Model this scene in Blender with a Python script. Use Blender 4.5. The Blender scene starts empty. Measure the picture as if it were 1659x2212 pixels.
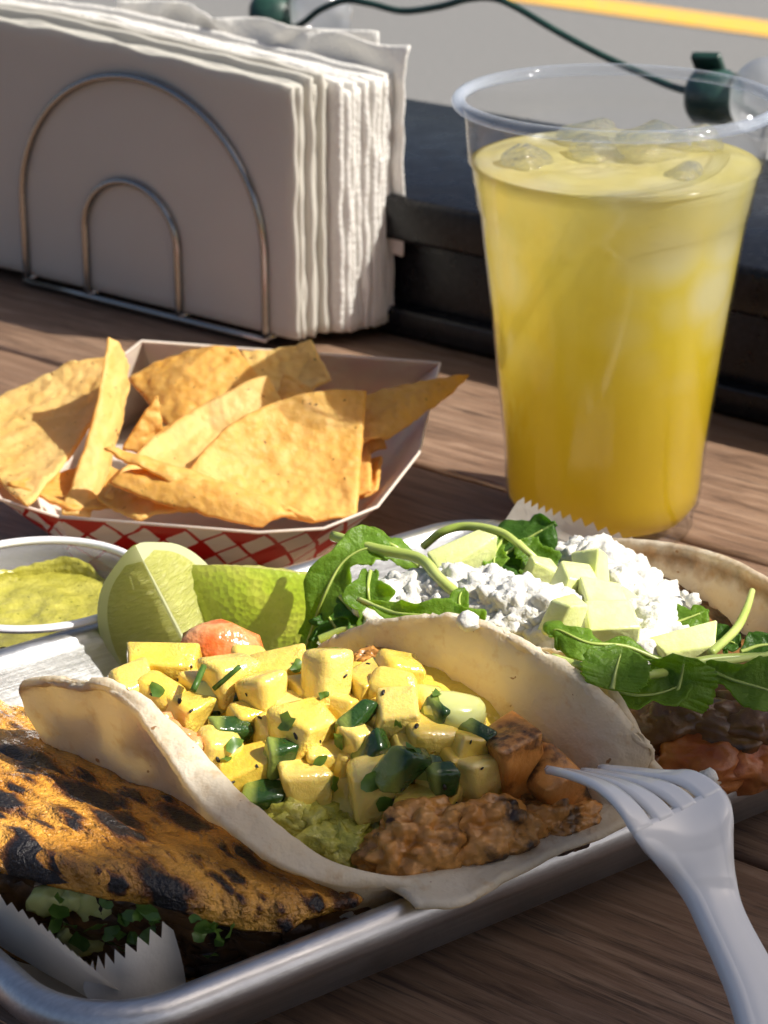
import bpy, bmesh, math, random
import numpy as np
from mathutils import Vector, Matrix, noise

# ---------------------------------------------------------------- camera, sky, sun, exposure
scene = bpy.context.scene
COL = scene.collection
R = math.radians
PITCH = R(22.0); FPX = 5094.0; CAMH = 0.289          # working picture size 1659 x 2212
cam_data = bpy.data.cameras.new('camera')
cam = bpy.data.objects.new('camera', cam_data); COL.objects.link(cam)
cam.location = (0, 0, CAMH); cam.rotation_euler = (R(90) - PITCH, 0, 0)
cam_data.sensor_fit = 'VERTICAL'; cam_data.lens = 77.0
cam_data.sensor_height = 2 * 77.0 * 1106.0 / FPX; cam_data.sensor_width = cam_data.sensor_height
cam_data.clip_start = 0.02; cam_data.clip_end = 400.0
cam_data.dof.use_dof = True; cam_data.dof.focus_distance = 0.53; cam_data.dof.aperture_fstop = 34.0
scene.camera = cam

SUN = Vector((0.956, -0.238, 1.0)).normalized()
world = bpy.data.worlds.new('World'); scene.world = world; world.use_nodes = True
wn = world.node_tree
sky = wn.nodes.new('ShaderNodeTexSky'); sky.sky_type = 'NISHITA'; sky.sun_disc = False; sky.air_density = .7; sky.dust_density = 3.5; sky.ozone_density = .4
sky.sun_elevation = math.asin(SUN.z); sky.sun_rotation = math.atan2(SUN.x, SUN.y)
wn.links.new(sky.outputs[0], wn.nodes['Background'].inputs[0])
wn.nodes['Background'].inputs[1].default_value = 0.078
sd = bpy.data.lights.new('sun', 'SUN'); sd.energy = 5.0; sd.angle = R(0.6); sd.color = (1.0, 0.95, 0.86)
so = bpy.data.objects.new('sun', sd); COL.objects.link(so)
so.rotation_euler = SUN.to_track_quat('Z', 'Y').to_euler(); so.location = SUN * 3
scene.view_settings.view_transform = 'Standard'; scene.view_settings.look = 'None'
scene.view_settings.exposure = 0.58; scene.view_settings.gamma = 1.0
scene.view_settings.use_curve_mapping = False
scene.render.engine = 'CYCLES'
scene.cycles.use_denoising = True
scene.cycles.max_bounces = 7; scene.cycles.transparent_max_bounces = 10; scene.cycles.glossy_bounces = 3
scene.cycles.use_adaptive_sampling = True; scene.cycles.adaptive_threshold = 0.03
scene.cycles.transmission_bounces = 4; scene.cycles.diffuse_bounces = 3
scene.cycles.sample_clamp_indirect = 4.0
scene.cycles.caustics_reflective = False; scene.cycles.caustics_refractive = False

# ---------------------------------------------------------------- layout helpers
def ray(u, v):
    a = (u - 829.5) / FPX; b = -(v - 1106.0) / FPX
    return Vector((a, math.cos(PITCH) + b * math.sin(PITCH), -math.sin(PITCH) + b * math.cos(PITCH)))
def pt(u, v, z):
    d = ray(u, v); t = (z - CAMH) / d.z
    return Vector((d.x * t, d.y * t, z))
def pyy(u, v, y):
    d = ray(u, v); t = y / d.y
    return Vector((d.x * t, y, CAMH + d.z * t))
def tn(a, n, z): return Vector((.8 * a - .6 * n, .6 * a + .8 * n, z))     # along / across the sheet pan
E1 = Vector((.78, -.625, 0)).normalized(); E2 = Vector((.625, .78, 0)).normalized()
def lq(s, q, z): return E1 * s + E2 * q + Vector((0, 0, z))                # along / across the window ledge

def nz(p, s=1.0, o=0.0): return noise.noise(Vector((p[0] * s + o, p[1] * s + o * 1.7, p[2] * s - o)))
def fz(p, s, o=0.0, oct=3):
    return noise.fractal(Vector((p[0] * s + o, p[1] * s + o * 1.7, p[2] * s - o)), 1.0, 2.0, oct)

# ---------------------------------------------------------------- object helpers
WLOC = {}
def setp(o, label=None, cat=None, group=None, kind=None):
    if label: o['label'] = label
    if cat: o['category'] = cat
    if group: o['group'] = group
    if kind: o['kind'] = kind
    return o
def thing(name, label, cat, loc, group=None):
    o = bpy.data.objects.new(name, None); COL.objects.link(o); o.empty_display_size = .01
    o.location = loc; WLOC[o] = Vector(loc)
    return setp(o, label, cat, group)
def add(name, geo, mat, parent=None, smooth=True, label=None, cat=None, group=None, kind=None, sub=0, uv=None):
    V, F = geo[0], geo[1]
    if len(geo) > 2 and uv is None: uv = geo[2]
    V = np.array([tuple(v) for v in V], dtype=float)
    loc = np.array(WLOC[parent]) if parent is not None else np.array([V[:, 0].mean(), V[:, 1].mean(), V[:, 2].min()])
    me = bpy.data.meshes.new(name); me.from_pydata((V - loc).tolist(), [], [tuple(f) for f in F])
    if uv is not None:
        l = me.uv_layers.new(name='UVMap')
        li = np.empty(len(me.loops), dtype=np.int32); me.loops.foreach_get('vertex_index', li)
        l.data.foreach_set('uv', np.array(uv, dtype=np.float32)[li].ravel())
    me.validate()
    bm = bmesh.new(); bm.from_mesh(me); bmesh.ops.recalc_face_normals(bm, faces=bm.faces); bm.to_mesh(me); bm.free()
    if smooth: me.polygons.foreach_set('use_smooth', [True] * len(me.polygons))
    if mat: me.materials.append(mat)
    o = bpy.data.objects.new(name, me); COL.objects.link(o)
    if parent is not None:
        o.parent = parent; WLOC[o] = WLOC[parent]
    else:
        o.location = loc; WLOC[o] = Vector(loc)
    if sub:
        m = o.modifiers.new('s', 'SUBSURF'); m.levels = sub; m.render_levels = sub
    return setp(o, label, cat, group, kind)
def join(*geos):
    V = []; F = []
    for g in geos:
        b = len(V); V += list(g[0]); F += [tuple(i + b for i in f) for f in g[1]]
    return V, F
def xf(geo, mat): return [mat @ Vector(v) for v in geo[0]], geo[1]

# ---------------------------------------------------------------- shape helpers
def cr(pts, n):
    """Catmull-Rom through pts, n samples (numpy)."""
    P = np.array([tuple(p) for p in pts], dtype=float); m = len(P)
    if m == 2: 
        t = np.linspace(0, 1, n)[:, None]; return P[0] * (1 - t) + P[1] * t
    P = np.vstack([2 * P[0] - P[1], P, 2 * P[-1] - P[-2]])
    out = []
    for k in range(n):
        x = k / (n - 1) * (m - 1); i = min(int(x), m - 2); t = x - i
        p0, p1, p2, p3 = P[i], P[i + 1], P[i + 2], P[i + 3]
        out.append(.5 * (2 * p1 + (p2 - p0) * t + (2 * p0 - 5 * p1 + 4 * p2 - p3) * t * t + (3 * p1 - p0 - 3 * p2 + p3) * t ** 3))
    return np.array(out)
def patch(rows, ni, nj):
    """smooth grid through control rows -> array (ni, nj, 3)"""
    A = np.array([cr(r, nj) for r in rows])
    return np.stack([cr(A[:, j], ni) for j in range(nj)], axis=1)
def gnormals(G):
    du = np.gradient(G, axis=0); dv = np.gradient(G, axis=1)
    N = np.cross(du, dv); L = np.linalg.norm(N, axis=2, keepdims=True); L[L < 1e-12] = 1
    return N / L
def solid(G, th, rim=None, closed_j=False):
    """thick sheet from a grid, edges rounded; th scalar or (ni,nj). returns V,F,UV"""
    ni, nj, _ = G.shape; N = gnormals(G)
    T = np.full((ni, nj), th) if np.isscalar(th) else th
    top = G + N * T[..., None] / 2; bot = G - N * T[..., None] / 2
    V = list(map(tuple, top.reshape(-1, 3))) + list(map(tuple, bot.reshape(-1, 3)))
    U = [(i / (ni - 1), j / (nj - 1)) for i in range(ni) for j in range(nj)] * 2
    F = []; M_ = ni * nj
    for i in range(ni - 1):
        for j in range(nj - 1):
            a, b, c, d = i * nj + j, i * nj + j + 1, (i + 1) * nj + j + 1, (i + 1) * nj + j
            F.append((a, b, c, d)); F.append((M_ + a, M_ + d, M_ + c, M_ + b))
    loop = [(0, j) for j in range(nj)] + [(i, nj - 1) for i in range(1, ni)] + [(ni - 1, j) for j in range(nj - 2, -1, -1)] + [(i, 0) for i in range(ni - 2, 0, -1)]
    r0 = len(V)
    for (i, j) in loop:
        ii = min(max(i, 1), ni - 2); jj = min(max(j, 1), nj - 2)
        o = G[i, j] - G[ii, jj]; L = np.linalg.norm(o); o = o / L if L > 0 else o
        V.append(tuple(G[i, j] + o * T[i, j] * .45)); U.append((i / (ni - 1), j / (nj - 1)))
    n = len(loop)
    for k in range(n):
        a = loop[k][0] * nj + loop[k][1]; b = loop[(k + 1) % n][0] * nj + loop[(k + 1) % n][1]
        r, s = r0 + k, r0 + (k + 1) % n
        F.append((a, r, s, b)); F.append((r, M_ + a, M_ + b, s))
    return V, F, U
def tube(pts, rad, seg=10, n=None, cap=True, flat=None):
    P = cr(pts, n) if n else np.array([tuple(p) for p in pts], dtype=float)
    m = len(P); rr = np.full(m, rad) if np.isscalar(rad) else np.interp(np.linspace(0, 1, m), np.linspace(0, 1, len(rad)), rad)
    T = np.gradient(P, axis=0); T /= np.linalg.norm(T, axis=1, keepdims=True) + 1e-12
    up = Vector((0, 0, 1)) if abs(T[0][2]) < .9 else Vector((1, 0, 0))
    x = Vector(T[0]).cross(up).normalized(); V = []; F = []
    for i in range(m):
        t = Vector(T[i]); x = (x - t * x.dot(t)).normalized(); y = t.cross(x)
        for k in range(seg):
            a = 2 * math.pi * k / seg
            V.append(Vector(P[i]) + (x * math.cos(a) + y * math.sin(a) * (flat or 1)) * rr[i])
    for i in range(m - 1):
        for k in range(seg):
            k2 = (k + 1) % seg
            F.append((i * seg + k, i * seg + k2, (i + 1) * seg + k2, (i + 1) * seg + k))
    if cap:
        F.append(tuple(range(seg - 1, -1, -1))); F.append(tuple((m - 1) * seg + k for k in range(seg)))
    return V, F
def lathe(prof, seg=64, c=(0, 0, 0), close=False):
    V = []; F = []; m = len(prof); c = Vector(c)
    for (r, z) in prof:
        for k in range(seg):
            a = 2 * math.pi * k / seg; V.append(c + Vector((r * math.cos(a), r * math.sin(a), z)))
    for i in range(m - 1):
        for k in range(seg):
            k2 = (k + 1) % seg; F.append((i * seg + k, i * seg + k2, (i + 1) * seg + k2, (i + 1) * seg + k))
    if close:
        for k in range(seg):
            k2 = (k + 1) % seg; F.append(((m - 1) * seg + k, (m - 1) * seg + k2, k2, k))
    return V, F
def bgeo(bm):
    bm.verts.ensure_lookup_table(); bm.verts.index_update()
    g = ([v.co.copy() for v in bm.verts], [tuple(v.index for v in f.verts) for f in bm.faces]); bm.free(); return g
def rbox(sx, sy, sz, bev=.001, seg=2, jit=0.0, rnd=None):
    bm = bmesh.new(); bmesh.ops.create_cube(bm, size=1.0)
    if jit:
        for v in bm.verts: v.co = v.co + Vector((rnd.uniform(-jit, jit), rnd.uniform(-jit, jit), rnd.uniform(-jit, jit)))
    for v in bm.verts: v.co = Vector((v.co.x * sx, v.co.y * sy, v.co.z * sz))
    if bev: bmesh.ops.bevel(bm, geom=bm.edges[:], offset=bev, segments=seg, profile=.5, affect='EDGES')
    return bgeo(bm)
def ico(r, sub=2):
    bm = bmesh.new(); bmesh.ops.create_icosphere(bm, subdivisions=sub, radius=r); return bgeo(bm)
def lump(r, sc=(1, 1, 1), sub=3, amp=.25, fr=1.5, seed=0, amp2=.0, fr2=6):
    V, F = ico(1.0, sub); out = []
    for v in V:
        d = 1 + amp * fz(v, fr, seed * 3.17) + amp2 * fz(v, fr2, seed * 1.3 + 7)
        out.append(Vector((v.x * sc[0], v.y * sc[1], v.z * sc[2])) * (r * d))
    return out, F
def at(geo, p, rot=None):
    m = Matrix.Translation(Vector(p))
    if rot is not None: m = m @ (rot if isinstance(rot, Matrix) else Matrix.Rotation(rot[2], 4, 'Z') @ Matrix.Rotation(rot[1], 4, 'Y') @ Matrix.Rotation(rot[0], 4, 'X'))
    return xf(geo, m)
def keep_in_pan(G, z0=.0293):
    """lift a sheet so that it lies over, not through, the front rim and wall of the pan"""
    for i in range(G.shape[0]):
        for j in range(G.shape[1]):
            x, y, z = G[i, j]; a, n_ = .8 * x + .6 * y, -.6 * x + .8 * y
            lo = z0 if n_ < .347 else max(.004, z0 - (n_ - .347) * 2.4)
            if z < lo: G[i, j, 2] = lo
    return G
def basis(x, y, z, p=(0, 0, 0)):
    m = Matrix((x, y, z)).transposed().to_4x4(); m.translation = Vector(p); return m

# ---------------------------------------------------------------- material helpers
class NT:
    def __init__(s, name):
        s.m = bpy.data.materials.new(name); s.m.use_nodes = True; s.t = s.m.node_tree; s.n = s.t.nodes; s.l = s.t.links
        s.b = s.n['Principled BSDF']; s.out = s.n['Material Output']; s._tc = None
    def new(s, k, **kw):
        n = s.n.new(k)
        for a, b in kw.items(): setattr(n, a, b)
        return n
    def put(s, sock, v):
        if hasattr(v, 'is_output') or isinstance(v, bpy.types.NodeSocket): s.l.new(v, sock)
        elif isinstance(v, (tuple, list)) and len(v) == 3 and sock.type == 'RGBA': sock.default_value = (*v, 1)
        else: sock.default_value = v
    def coord(s, out='Object', scale=(1, 1, 1), rot=(0, 0, 0), loc=(0, 0, 0)):
        if s._tc is None: s._tc = s.new('ShaderNodeTexCoord')
        mp = s.new('ShaderNodeMapping'); s.l.new(s._tc.outputs[out], mp.inputs[0])
        mp.inputs['Scale'].default_value = scale; mp.inputs['Rotation'].default_value = rot; mp.inputs['Location'].default_value = loc
        return mp.outputs[0]
    def noise(s, scale, detail=4, rough=.55, vec=None, dist=0.0):
        n = s.new('ShaderNodeTexNoise'); n.inputs['Scale'].default_value = scale; n.inputs['Detail'].default_value = detail
        n.inputs['Roughness'].default_value = rough; n.inputs['Distortion'].default_value = dist
        s.l.new(vec if vec is not None else s.coord(), n.inputs['Vector']); return n.outputs['Fac']
    def voro(s, scale, feat='F1', vec=None, out='Distance', rnd=1.0):
        n = s.new('ShaderNodeTexVoronoi'); n.feature = feat; n.inputs['Scale'].default_value = scale; n.inputs['Randomness'].default_value = rnd
        s.l.new(vec if vec is not None else s.coord(), n.inputs['Vector']); return n.outputs[out]
    def ramp(s, fac, stops, interp='LINEAR'):
        r = s.new('ShaderNodeValToRGB'); r.color_ramp.interpolation = interp; e = r.color_ramp.elements
        while len(e) > 1: e.remove(e[-1])
        for k, (p, c) in enumerate(stops):
            x = e[0] if k == 0 else e.new(p); x.position = p; c = c if isinstance(c, (tuple, list)) else (c, c, c); x.color = (*c, 1)
        s.l.new(fac, r.inputs[0]); return r.outputs[0]
    def mix(s, fac, a, b, blend='MIX'):
        m = s.new('ShaderNodeMix', data_type='RGBA', blend_type=blend)
        s.put(m.inputs[0], fac); s.put(m.inputs[6], a); s.put(m.inputs[7], b); return m.outputs[2]
    def math(s, op, a, b=0.0):
        m = s.new('ShaderNodeMath', operation=op); s.put(m.inputs[0], a); s.put(m.inputs[1], b); return m.outputs[0]
    def sep(s, vec):
        x = s.new('ShaderNodeSeparateXYZ'); s.l.new(vec, x.inputs[0]); return x.outputs
    def bump(s, h, strength=.3, dist=.001, prev=None):
        b = s.new('ShaderNodeBump'); b.inputs['Strength'].default_value = strength; b.inputs['Distance'].default_value = dist * 2.4
        s.l.new(h, b.inputs['Height'])
        if prev is not None: s.l.new(prev, b.inputs['Normal'])
        s.l.new(b.outputs[0], s.b.inputs['Normal']); return b.outputs[0]
    def set(s, **kw):
        names = dict(col='Base Color', rough='Roughness', metal='Metallic', spec='Specular IOR Level', sss='Subsurface Weight',
                     sssr='Subsurface Radius', ssss='Subsurface Scale', ior='IOR', trans='Transmission Weight', coat='Coat Weight',
                     coatr='Coat Roughness', alpha='Alpha', aniso='Anisotropic', emit='Emission Color', emits='Emission Strength', sheen='Sheen Weight')
        for k, v in kw.items(): s.put(s.b.inputs[names[k]], v)
        return s
    def translucent(s, fac, col):
        t = s.new('ShaderNodeBsdfTranslucent'); s.put(t.inputs[0], col); m = s.new('ShaderNodeMixShader'); s.put(m.inputs[0], fac)
        s.l.new(s.b.outputs[0], m.inputs[1]); s.l.new(t.outputs[0], m.inputs[2]); s.l.new(m.outputs[0], s.out.inputs[0])
        if s.b.inputs['Normal'].links: s.l.new(s.b.inputs['Normal'].links[0].from_socket, t.inputs['Normal'])
        return s

def m_simple(name, c1, c2=None, scale=200, rough=.5, lo=.35, hi=.65, bump=None, **kw):
    t = NT(name)
    col = t.ramp(t.noise(scale), [(lo, c1), (hi, c2)]) if c2 else c1
    t.set(col=col, rough=rough, **kw)
    if bump: t.bump(t.noise(bump[0], 3), bump[1], bump[2])
    return t
# ================================================================ SETTING: street, ledge, table, shade
t = NT('asphalt'); c = t.noise(60, 6, .7); c2 = t.noise(.7, 3)
t.set(col=t.mix(c2, t.ramp(c, [(.3, (.10, .10, .099)), (.7, (.24, .237, .23))]), (.17, .168, .164)), rough=.85); M_ASPH = t.m
GZ = -1.05
add('street', ([(-150, .95, GZ), (150, .95, GZ), (150, 300, GZ), (-150, 300, GZ)], [(0, 1, 2, 3)]), M_ASPH, kind='structure')
t = NT('road_paint'); t.set(col=t.mix(t.ramp(t.noise(25, 5, .7), [(.45, 0.0), (.7, 1.0)]), (.78, .42, .05), (.5, .36, .14)), rough=.7); M_YEL = t.m
p0 = pt(1325, -2, GZ + .004); p1 = pt(1659, 46, GZ + .004); q0 = pt(1106, 0, GZ + .004); q1 = pt(1659, 78, GZ + .004)
d = (q1 - q0).normalized(); nrm = Vector((-d.y, d.x, 0)); wdt = (p1 - q1).dot(nrm)
stripe = [q0 - d * 30, q0 + d * 30, q0 + d * 30 + nrm * wdt, q0 - d * 30 + nrm * wdt]
add('road_marking', (stripe, [(0, 1, 2, 3)]), M_YEL, kind='structure')

# black painted window ledge behind the table
t = NT('black_paint')
n1 = t.noise(6, 4, .6, t.coord(rot=(0, 0, -.675 * -1), scale=(.15, 1, 1)))
t.set(col=t.ramp(t.noise(420, 5, .7), [(.45, (.005, .005, .006)), (.78, (.018, .018, .02))]), rough=t.ramp(t.noise(90, 4), [(.3, .22), (.7, .38)]), spec=.28)
t.bump(t.noise(500, 3), .12, .0006); M_BLACK = t.m
def lbox(s0, s1, q0, q1, z0, z1, bev=.0012):
    g = rbox(s1 - s0, q1 - q0, z1 - z0, bev, 2)
    return xf(g, basis(E1, E2, Vector((0, 0, 1)), lq((s0 + s1) / 2, (q0 + q1) / 2, (z0 + z1) / 2)))
LQ = .709
ledge = thing('window_ledge', 'black painted wooden window ledge with stepped front behind the cup and napkins', 'ledge', lq(-.4, LQ + .07, 0))
add('top_board', lbox(-1.7, .9, LQ - .004, LQ + .144, .040, .058, .0025), M_BLACK, ledge)
add('front_panel', lbox(-1.7, .9, LQ + .006, LQ + .13, -.02, .0396), M_BLACK, ledge)
add('base_trim', lbox(-1.7, .9, LQ - .002, LQ + .0055, .0012, .012, .0015), M_BLACK, ledge)
add('ledge_wall', lbox(-1.7, .9, LQ + .02, LQ + .12, GZ, -.0205), M_BLACK, ledge)

# plank table
def wood_mat(name, seed):
    t = NT(name); ang = math.atan2(E1.y, E1.x)
    v = t.coord('Object', rot=(0, 0, -ang), loc=(seed * .37, seed * .11, 0))
    mp = t.new('ShaderNodeMapping'); t.l.new(v, mp.inputs[0]); mp.inputs['Scale'].default_value = (.09, 1, 1)
    g1 = t.noise(170, 6, .65, mp.outputs[0], 1.2); 
    mp2 = t.new('ShaderNodeMapping'); t.l.new(v, mp2.inputs[0]); mp2.inputs['Scale'].default_value = (.055, 1, 1)
    g2 = t.noise(650, 4, .7, mp2.outputs[0]); g3 = t.noise(22, 3, .5, mp.outputs[0])
    col = t.ramp(g1, [(.28, (.12, .070, .044)), (.5, (.25, .155, .10)), (.72, (.41, .28, .195))])
    col = t.mix(t.ramp(g3, [(.35, 0.0), (.7, .5)]), col, (.16, .088, .055))
    col = t.mix(t.ramp(g2, [(.52, 0.0), (.66, .8)]), col, (.05, .03, .022))
    t.set(col=col, rough=t.ramp(g1, [(.3, .55), (.7, .38)]), spec=.45)
    b = t.bump(g2, .35, -.0006); t.bump(g1, .15, .0006, b); return t.m
WM = [wood_mat('walnut_wood_%d' % k, k) for k in range(3)]
table = thing('table', 'dark brown wooden plank table top under the tray and cup', 'table', lq(0, .4, -.03))
edges = [LQ + .004, .600, .440, .280, .120, -.05]
for k in range(5):
    add('plank', lbox(-1.1, .75, edges[k + 1] + .0011, edges[k] - .0011, -.030, 0, .0022), WM[k % 3], table)

# unseen board added overhead to cast shade on the front of the table
dd = Vector((.88, .475, 0)).normalized(); nn = Vector((.475, -.88, 0)).normalized(); AZ = .95
base = Vector((.052, .479, 0)) + SUN * (AZ / SUN.z)
cor = [base - dd * 1.2, base + dd * 1.4, base + dd * 1.4 + nn * .7, base - dd * 1.2 + nn * .7]
V = [Vector((p.x, p.y, AZ + h)) for h in (0, .06) for p in cor]
M_SHADE_BOARD = m_simple('shade_board_wood', (.30, .26, .22), (.22, .19, .16), 8, .8).m
add('added_shade_board', (V, [(0, 1, 2, 3), (4, 7, 6, 5), (0, 4, 5, 1), (1, 5, 6, 2), (2, 6, 7, 3), (3, 7, 4, 0)]), M_SHADE_BOARD, smooth=False, kind='structure')

# ================================================================ STRING LIGHTS along the ledge
M_GREEN = m_simple('green_plastic', (.010, .035, .028), (.02, .06, .045), 150, .35).m
t = NT('clear_bulb'); tr = t.new('ShaderNodeBsdfTransparent'); gl = t.new('ShaderNodeBsdfGlossy'); gl.inputs['Roughness'].default_value = .12
dfs = t.new('ShaderNodeBsdfTranslucent'); dfs.inputs[0].default_value = (.9, .92, .95, 1)
lw = t.new('ShaderNodeLayerWeight'); lw.inputs[0].default_value = .35
mx = t.new('ShaderNodeMixShader'); t.l.new(lw.outputs[1], mx.inputs[0]); t.l.new(tr.outputs[0], mx.inputs[1]); t.l.new(gl.outputs[0], mx.inputs[2])
mx2 = t.new('ShaderNodeMixShader'); mx2.inputs[0].default_value = .35; t.l.new(mx.outputs[0], mx2.inputs[1]); t.l.new(dfs.outputs[0], mx2.inputs[2])
t.l.new(mx2.outputs[0], t.out.inputs[0]); M_BULB = t.m
def sl(u, v, q=.872):
    d = ray(u, v); tt = q / (d.x * E2.x + d.y * E2.y); return Vector((0, 0, CAMH)) + d * tt
sroot = thing('string_light', 'dark green string light cable with clear bulbs along the back of the ledge', 'string light', sl(820, 230))
wire = [sl(-260, -60), sl(-120, -30), sl(0, 14), sl(80, 52), sl(180, 90), sl(320, 110), sl(460, 100), sl(560, 78), sl(640, 58), sl(690, 22), sl(745, 1), sl(800, 8), sl(870, 24), sl(950, 14), sl(1010, -2), sl(1065, -4),
        sl(1115, 16), sl(1200, 66), sl(1285, 112), sl(1370, 152), sl(1460, 190), sl(1530, 205), sl(1600, 230), sl(1700, 300), sl(1850, 420)]
add('cable', tube(wire, .0017, 8, 160), M_GREEN, sroot)
def socket(p, direction, r=.0085):
    z = Vector(direction).normalized(); x = z.orthogonal().normalized(); y = z.cross(x)
    m = basis(x, y, z, p)
    s = add('socket', xf(lathe([(0, 0), (r * .7, 0), (r, .003), (r, .017), (r * .88, .018), (r * .88, .021), (0, .021)], 24), m), M_GREEN, sroot)
    add('clip', xf(at(rbox(.004, r * 2.6, .013, .001), (r * .9, 0, .008)), m), M_GREEN, s)
    prof = [(r * .8, .0205)] + [(.0165 * math.sin(a) + .001, .034 - .0155 * math.cos(a)) for a in np.linspace(.55, math.pi - .02, 16)]
    add('bulb', xf(lathe(prof, 32), m), M_BULB, s)
socket(sl(545, 42), (.88, -.1, .10), .0115)
socket(sl(1490, 208), (.88, -.42, .06), .0118)
socket(sl(-90, 10), (.8, -.3, .1))

# ================================================================ NAPKIN HOLDER and NAPKINS
t = NT('steel_wire'); t.set(col=(.36, .35, .33), metal=1.0, rough=.16); M_STEEL = t.m
HL = pt(60, 620, 0); HR = pt(575, 750, 0)
HS = (HR - HL).normalized(); HW = Vector((-HS.y, HS.x, 0)); HLEN = (HR - HL).length
def hp(s, w, z): return HL + HS * s + HW * w + Vector((0, 0, z))
hold = thing('napkin_holder', 'chrome wire napkin holder with nested round arches', 'napkin holder', hp(HLEN / 2, .02, 0))
WR = .0016
def arch(s0, s1, w, h, r=WR):
    c = (s0 + s1) / 2; a = (s1 - s0) / 2
    z0 = h - a * .92
    P = [hp(s0, w, .004), hp(s0, w, z0 * .5)] + [hp(c - a * math.cos(x), w, z0 + (h - z0) * math.sin(x)) for x in np.linspace(0, math.pi, 25)] + [hp(s1, w, z0 * .5), hp(s1, w, .004)]
    return tube(P, r, 12, 110)
NW = .046
for w in (0, NW + .006):
    add('outer_arch', arch(0, HLEN, w, .0985), M_STEEL, hold)
    add('inner_arch', arch(HLEN * .27, HLEN * .655, w, .0555), M_STEEL, hold)
for s in (0, HLEN * .27, HLEN * .655, HLEN):
    add('base_wire', tube([hp(s, -.001, .0037), hp(s, NW + .007, .0037)], .0016, 10, 4), M_STEEL, hold)
for w in (0, NW + .006):
    add('base_rail', tube([hp(-.001, w, .0027), hp(HLEN + .001, w, .0027)], .0016, 10, 4), M_STEEL, hold)

def paper_mat(name, col, emb=0):
    t = NT(name); v = t.coord()
    t.set(col=t.mix(t.noise(60, 3), col, tuple(c * .94 for c in col)), rough=.9, spec=.15)
    h = t.noise(900, 3)
    b = t.bump(h, .15, .0004)
    if emb:
        w1 = t.voro(520, 'F1', v); t.bump(w1, .28, .0006, b)
    t.translucent(.28, col); return t.m
M_NAP = paper_mat('napkin_paper', (.68, .655, .59)); M_NAPW = paper_mat('napkin_paper_embossed', (.86, .84, .80), 1)  # smooth napkin colour has shade and warm bounce light painted in
random.seed(4)
def napkin(w, s0, s1, z0, z1, th, amp, seed, lean=0.0):
    rows = []
    ni, nj = 26, 40
    G = np.zeros((ni, nj, 3))
    for i in range(ni):
        for j in range(nj):
            x = i / (ni - 1); y = j / (nj - 1)
            s = s0 + (s1 - s0) * y; z = z0 + (z1 - z0) * x
            p = (s * 14, z * 14, seed * 1.3)
            dw = amp * noise.noise(Vector(p)) * (.25 + x) + lean * x * x + amp * .5 * noise.noise(Vector((s * 40, z * 40, seed)))
            ds = .0015 * noise.noise(Vector((z * 60, seed, 3))); dz = .0012 * noise.noise(Vector((s * 60, seed, 9))) + -.0075 * max(0, (s - .02) / .13)
            G[i, j] = hp(s + ds, w + dw, z + dz * x)
    return solid(G, th)
# outer napkins tinted cream for bounce, tight in the holder, whiter embossed ones protruding behind
w = .0022
NG = 'folded napkins standing in the wire holder'
k = 0
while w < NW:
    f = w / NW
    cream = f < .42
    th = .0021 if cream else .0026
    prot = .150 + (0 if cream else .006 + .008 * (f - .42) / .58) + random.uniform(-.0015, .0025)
    z1 = (.112 if k < 3 else .1135 + random.uniform(-.003, .003)) - (0 if cream else .002)
    if k == 0: lab = 'folded napkin in bounce-tinted cream at the front of the wire holder facing the chips'
    elif cream: lab = 'smooth folded napkin in bounce-tinted cream in the front half of the wire holder'
    else: lab = 'white embossed folded napkin in the back half of the wire holder'
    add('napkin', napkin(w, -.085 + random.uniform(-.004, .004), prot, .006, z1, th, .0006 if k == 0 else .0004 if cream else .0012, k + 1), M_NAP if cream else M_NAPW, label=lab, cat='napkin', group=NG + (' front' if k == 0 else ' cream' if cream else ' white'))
    w += th * 1.06; k += 1
# crumpled napkins stuffed at the back
def crumpled(s0, s1, w, z0, z1, seed, amp, sag=0.0):
    ni, nj = 34, 44; G = np.zeros((ni, nj, 3))
    for i in range(ni):
        for j in range(nj):
            x = i / (ni - 1); y = j / (nj - 1); s = s0 + (s1 - s0) * y; z = z0 + (z1 - z0) * x
            q = Vector((s * 22, z * 22, seed)); r = abs(noise.noise(q)) * 2 - .4; r2 = abs(noise.noise(q * 2.3)) - .2
            G[i, j] = hp(s + .004 * noise.noise(q * 1.4 + Vector((5, 5, 5))), w + amp * (r + .6 * r2) * (.3 + x), z + .006 * noise.noise(Vector((s * 30, seed, 2))) * x - sag * max(0, y - .6))
    return solid(G, .0012)
add('crumpled_napkin', crumpled(.015, .150, NW + .003, .02, .1165, 2.2, .009), M_NAPW, label='crumpled white napkin poking up behind the neat napkin stack', cat='napkin')
add('crumpled_napkin', crumpled(.105, .170, NW - .001, .035, .1165, 7.7, .005, .004), M_NAPW, label='loose white napkin sticking out at the right end of the holder', cat='napkin')

# ================================================================ PAPER FOOD BOAT
t = NT('checked_card'); uvv = t.coord('UV')
sx = t.sep(uvv)
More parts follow.
